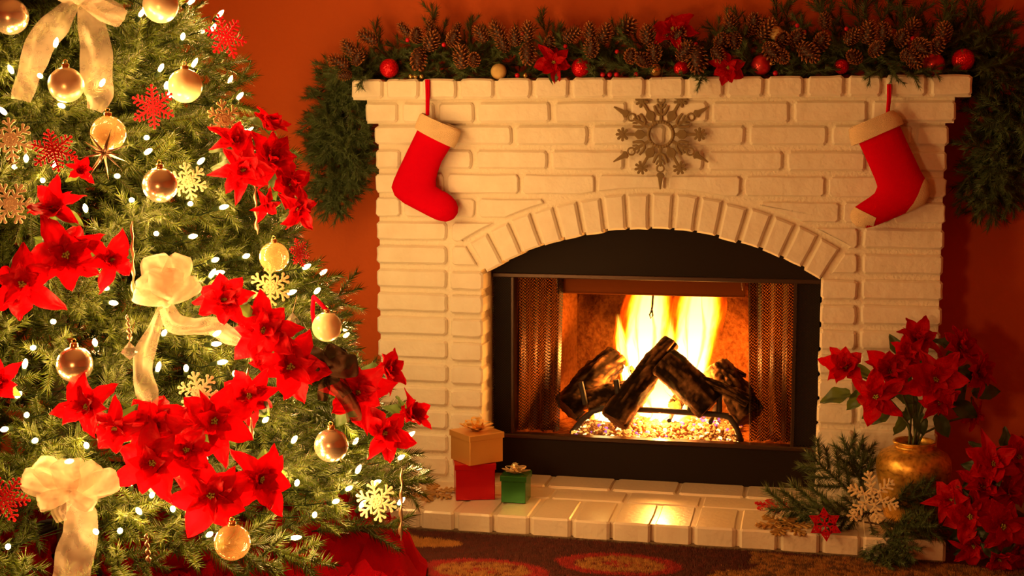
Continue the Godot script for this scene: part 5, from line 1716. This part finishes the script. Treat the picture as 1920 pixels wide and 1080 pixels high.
# ---------------------------------------------------------------- on the floor
func rug_color(x: float, z: float, f: FastNoiseLite) -> Color:
	var w := 0.035 * f.get_noise_2d(x * 6.0, z * 6.0)
	var g := f.get_noise_2d(x * 60.0, z * 60.0)
	var dark := Color(0.045, 0.016, 0.006); var gold := Color(0.42, 0.17, 0.03); var red := Color(0.36, 0.016, 0.012)
	# medallions: centre, half axes
	for q in [[1165, 1060, 0.16, 0.085], [905, 1072, 0.155, 0.09], [1010, 1110, 0.2, 0.1], [1330, 1130, 0.2, 0.11]]:
		var c := on_level(q[0], q[1], 0.0)
		var d := Vector2((x - c.x) / q[2], (z - c.z) / q[3]).length() + w * 5.0
		if d < 0.72: return (gold if g > -0.25 else dark.lerp(red, 0.4)) if d > 0.25 or g > 0.0 else red
		if d < 1.0: return red
	var right := on_level(1480, 1050, 0.0)
	if x > right.x - (z - right.z) * 0.5 + w * 3.0 - 0.1 and z > 0.335 + w: return gold if g > -0.1 else dark.lerp(gold, 0.25)
	var left := on_level(740, 1015, 0.0)
	if Vector2((x - left.x) / 0.19, (z - left.z) / 0.05).length() + w * 4.0 < 1.0: return gold * 1.1
	if x < -1.0 or z > 0.9: return gold if g > 0.2 else red if g > 0.0 else dark
	return dark.lerp(red, 0.15 + 0.25 * maxf(g, 0.0))

func rug() -> void:
	var t := thing("patterned_rug", "deep pile rug patterned in brown, red and gold before the hearth", "rug")
	var b := MB.new()
	b.box(Vector3(-2.2, -0.0115, 0.326), Vector3(1.6, -0.004, 2.4))
	part("backing", b.done(), M.rug_base, t)
	var f := FastNoiseLite.new()
	f.seed = 77; f.frequency = 0.6
	var tuft := MB.new()
	for k in 6:
		var a := k * TAU / 6 + 0.3
		tuft.spike(Vector3(cos(a), 0, sin(a)) * 0.0022, Vector3(cos(a) * 0.006, rnd(0.007, 0.011), sin(a) * 0.006), 0.0016)
	var n := 60000
	var mm := MultiMesh.new()
	mm.transform_format = MultiMesh.TRANSFORM_3D
	mm.use_colors = true
	mm.mesh = tuft.done()
	mm.instance_count = n
	for i in n:
		var near := i < 48000
		var x := rnd(-1.0, 1.15) if near else rnd(-2.1, 1.55)
		var z := 0.328 + (0.62 * pow(rng.randf(), 1.15) if near else 1.4 * rng.randf() + 0.6)
		var c := rug_color(x, z, f) * rnd(0.65, 1.2)
		mm.set_instance_transform(i, Transform3D(Basis(Vector3.UP, rnd(0, 6)).scaled(Vector3.ONE * rnd(0.8, 1.2)), Vector3(x, -0.004, z)))
		mm.set_instance_color(i, c)
	var mi := MultiMeshInstance3D.new()
	mi.name = "pile"
	mi.multimesh = mm
	mi.material_override = M.rug_pile
	mi.set_meta("kind", "stuff")
	t.add_child(mi)

func tree_skirt() -> void:
	var t := thing("tree_skirt", "crumpled red velvet cloth spread round the foot of the tree", "tree skirt", Vector3(TREE.x, 0, TREE.z))
	var f := FastNoiseLite.new()
	f.seed = 12; f.frequency = 1.0
	var b := MB.new()
	var g := []
	for r in 46:
		var row := []
		for k in 240:
			var a := -TAU * k / 240
			var edge := 0.85 + 0.05 * sin(a * 5.0 + 1.0) + 0.03 * sin(a * 11.0)
			var t2 := r / 45.0
			var rad := lerpf(0.04, edge, t2)
			var fold := absf(f.get_noise_2d(cos(a) * 5.5 + t2 * 0.8, sin(a) * 5.5 + 3.0))
			var fold2 := absf(f.get_noise_2d(cos(a) * rad * 7.0 + 9.0, sin(a) * rad * 7.0))
			var h := 0.012 + 0.075 * pow(1.0 - clampf(fold * 3.2, 0, 1), 2.0) * smoothstep(0.1, 0.5, t2) + 0.05 * pow(1.0 - clampf(fold2 * 3.0, 0, 1), 2.0)
			h *= 1.0 - smoothstep(0.93, 1.0, t2) * 0.9
			h += 0.012 + 0.05 * (1.0 - t2)
			row.append(Vector3(cos(a) * rad, h, sin(a) * rad))
		g.append(row)
	b.rows(g, true)
	for i in b.n.size(): pass
	part("cloth", b.done(), M.red_velvet, t)
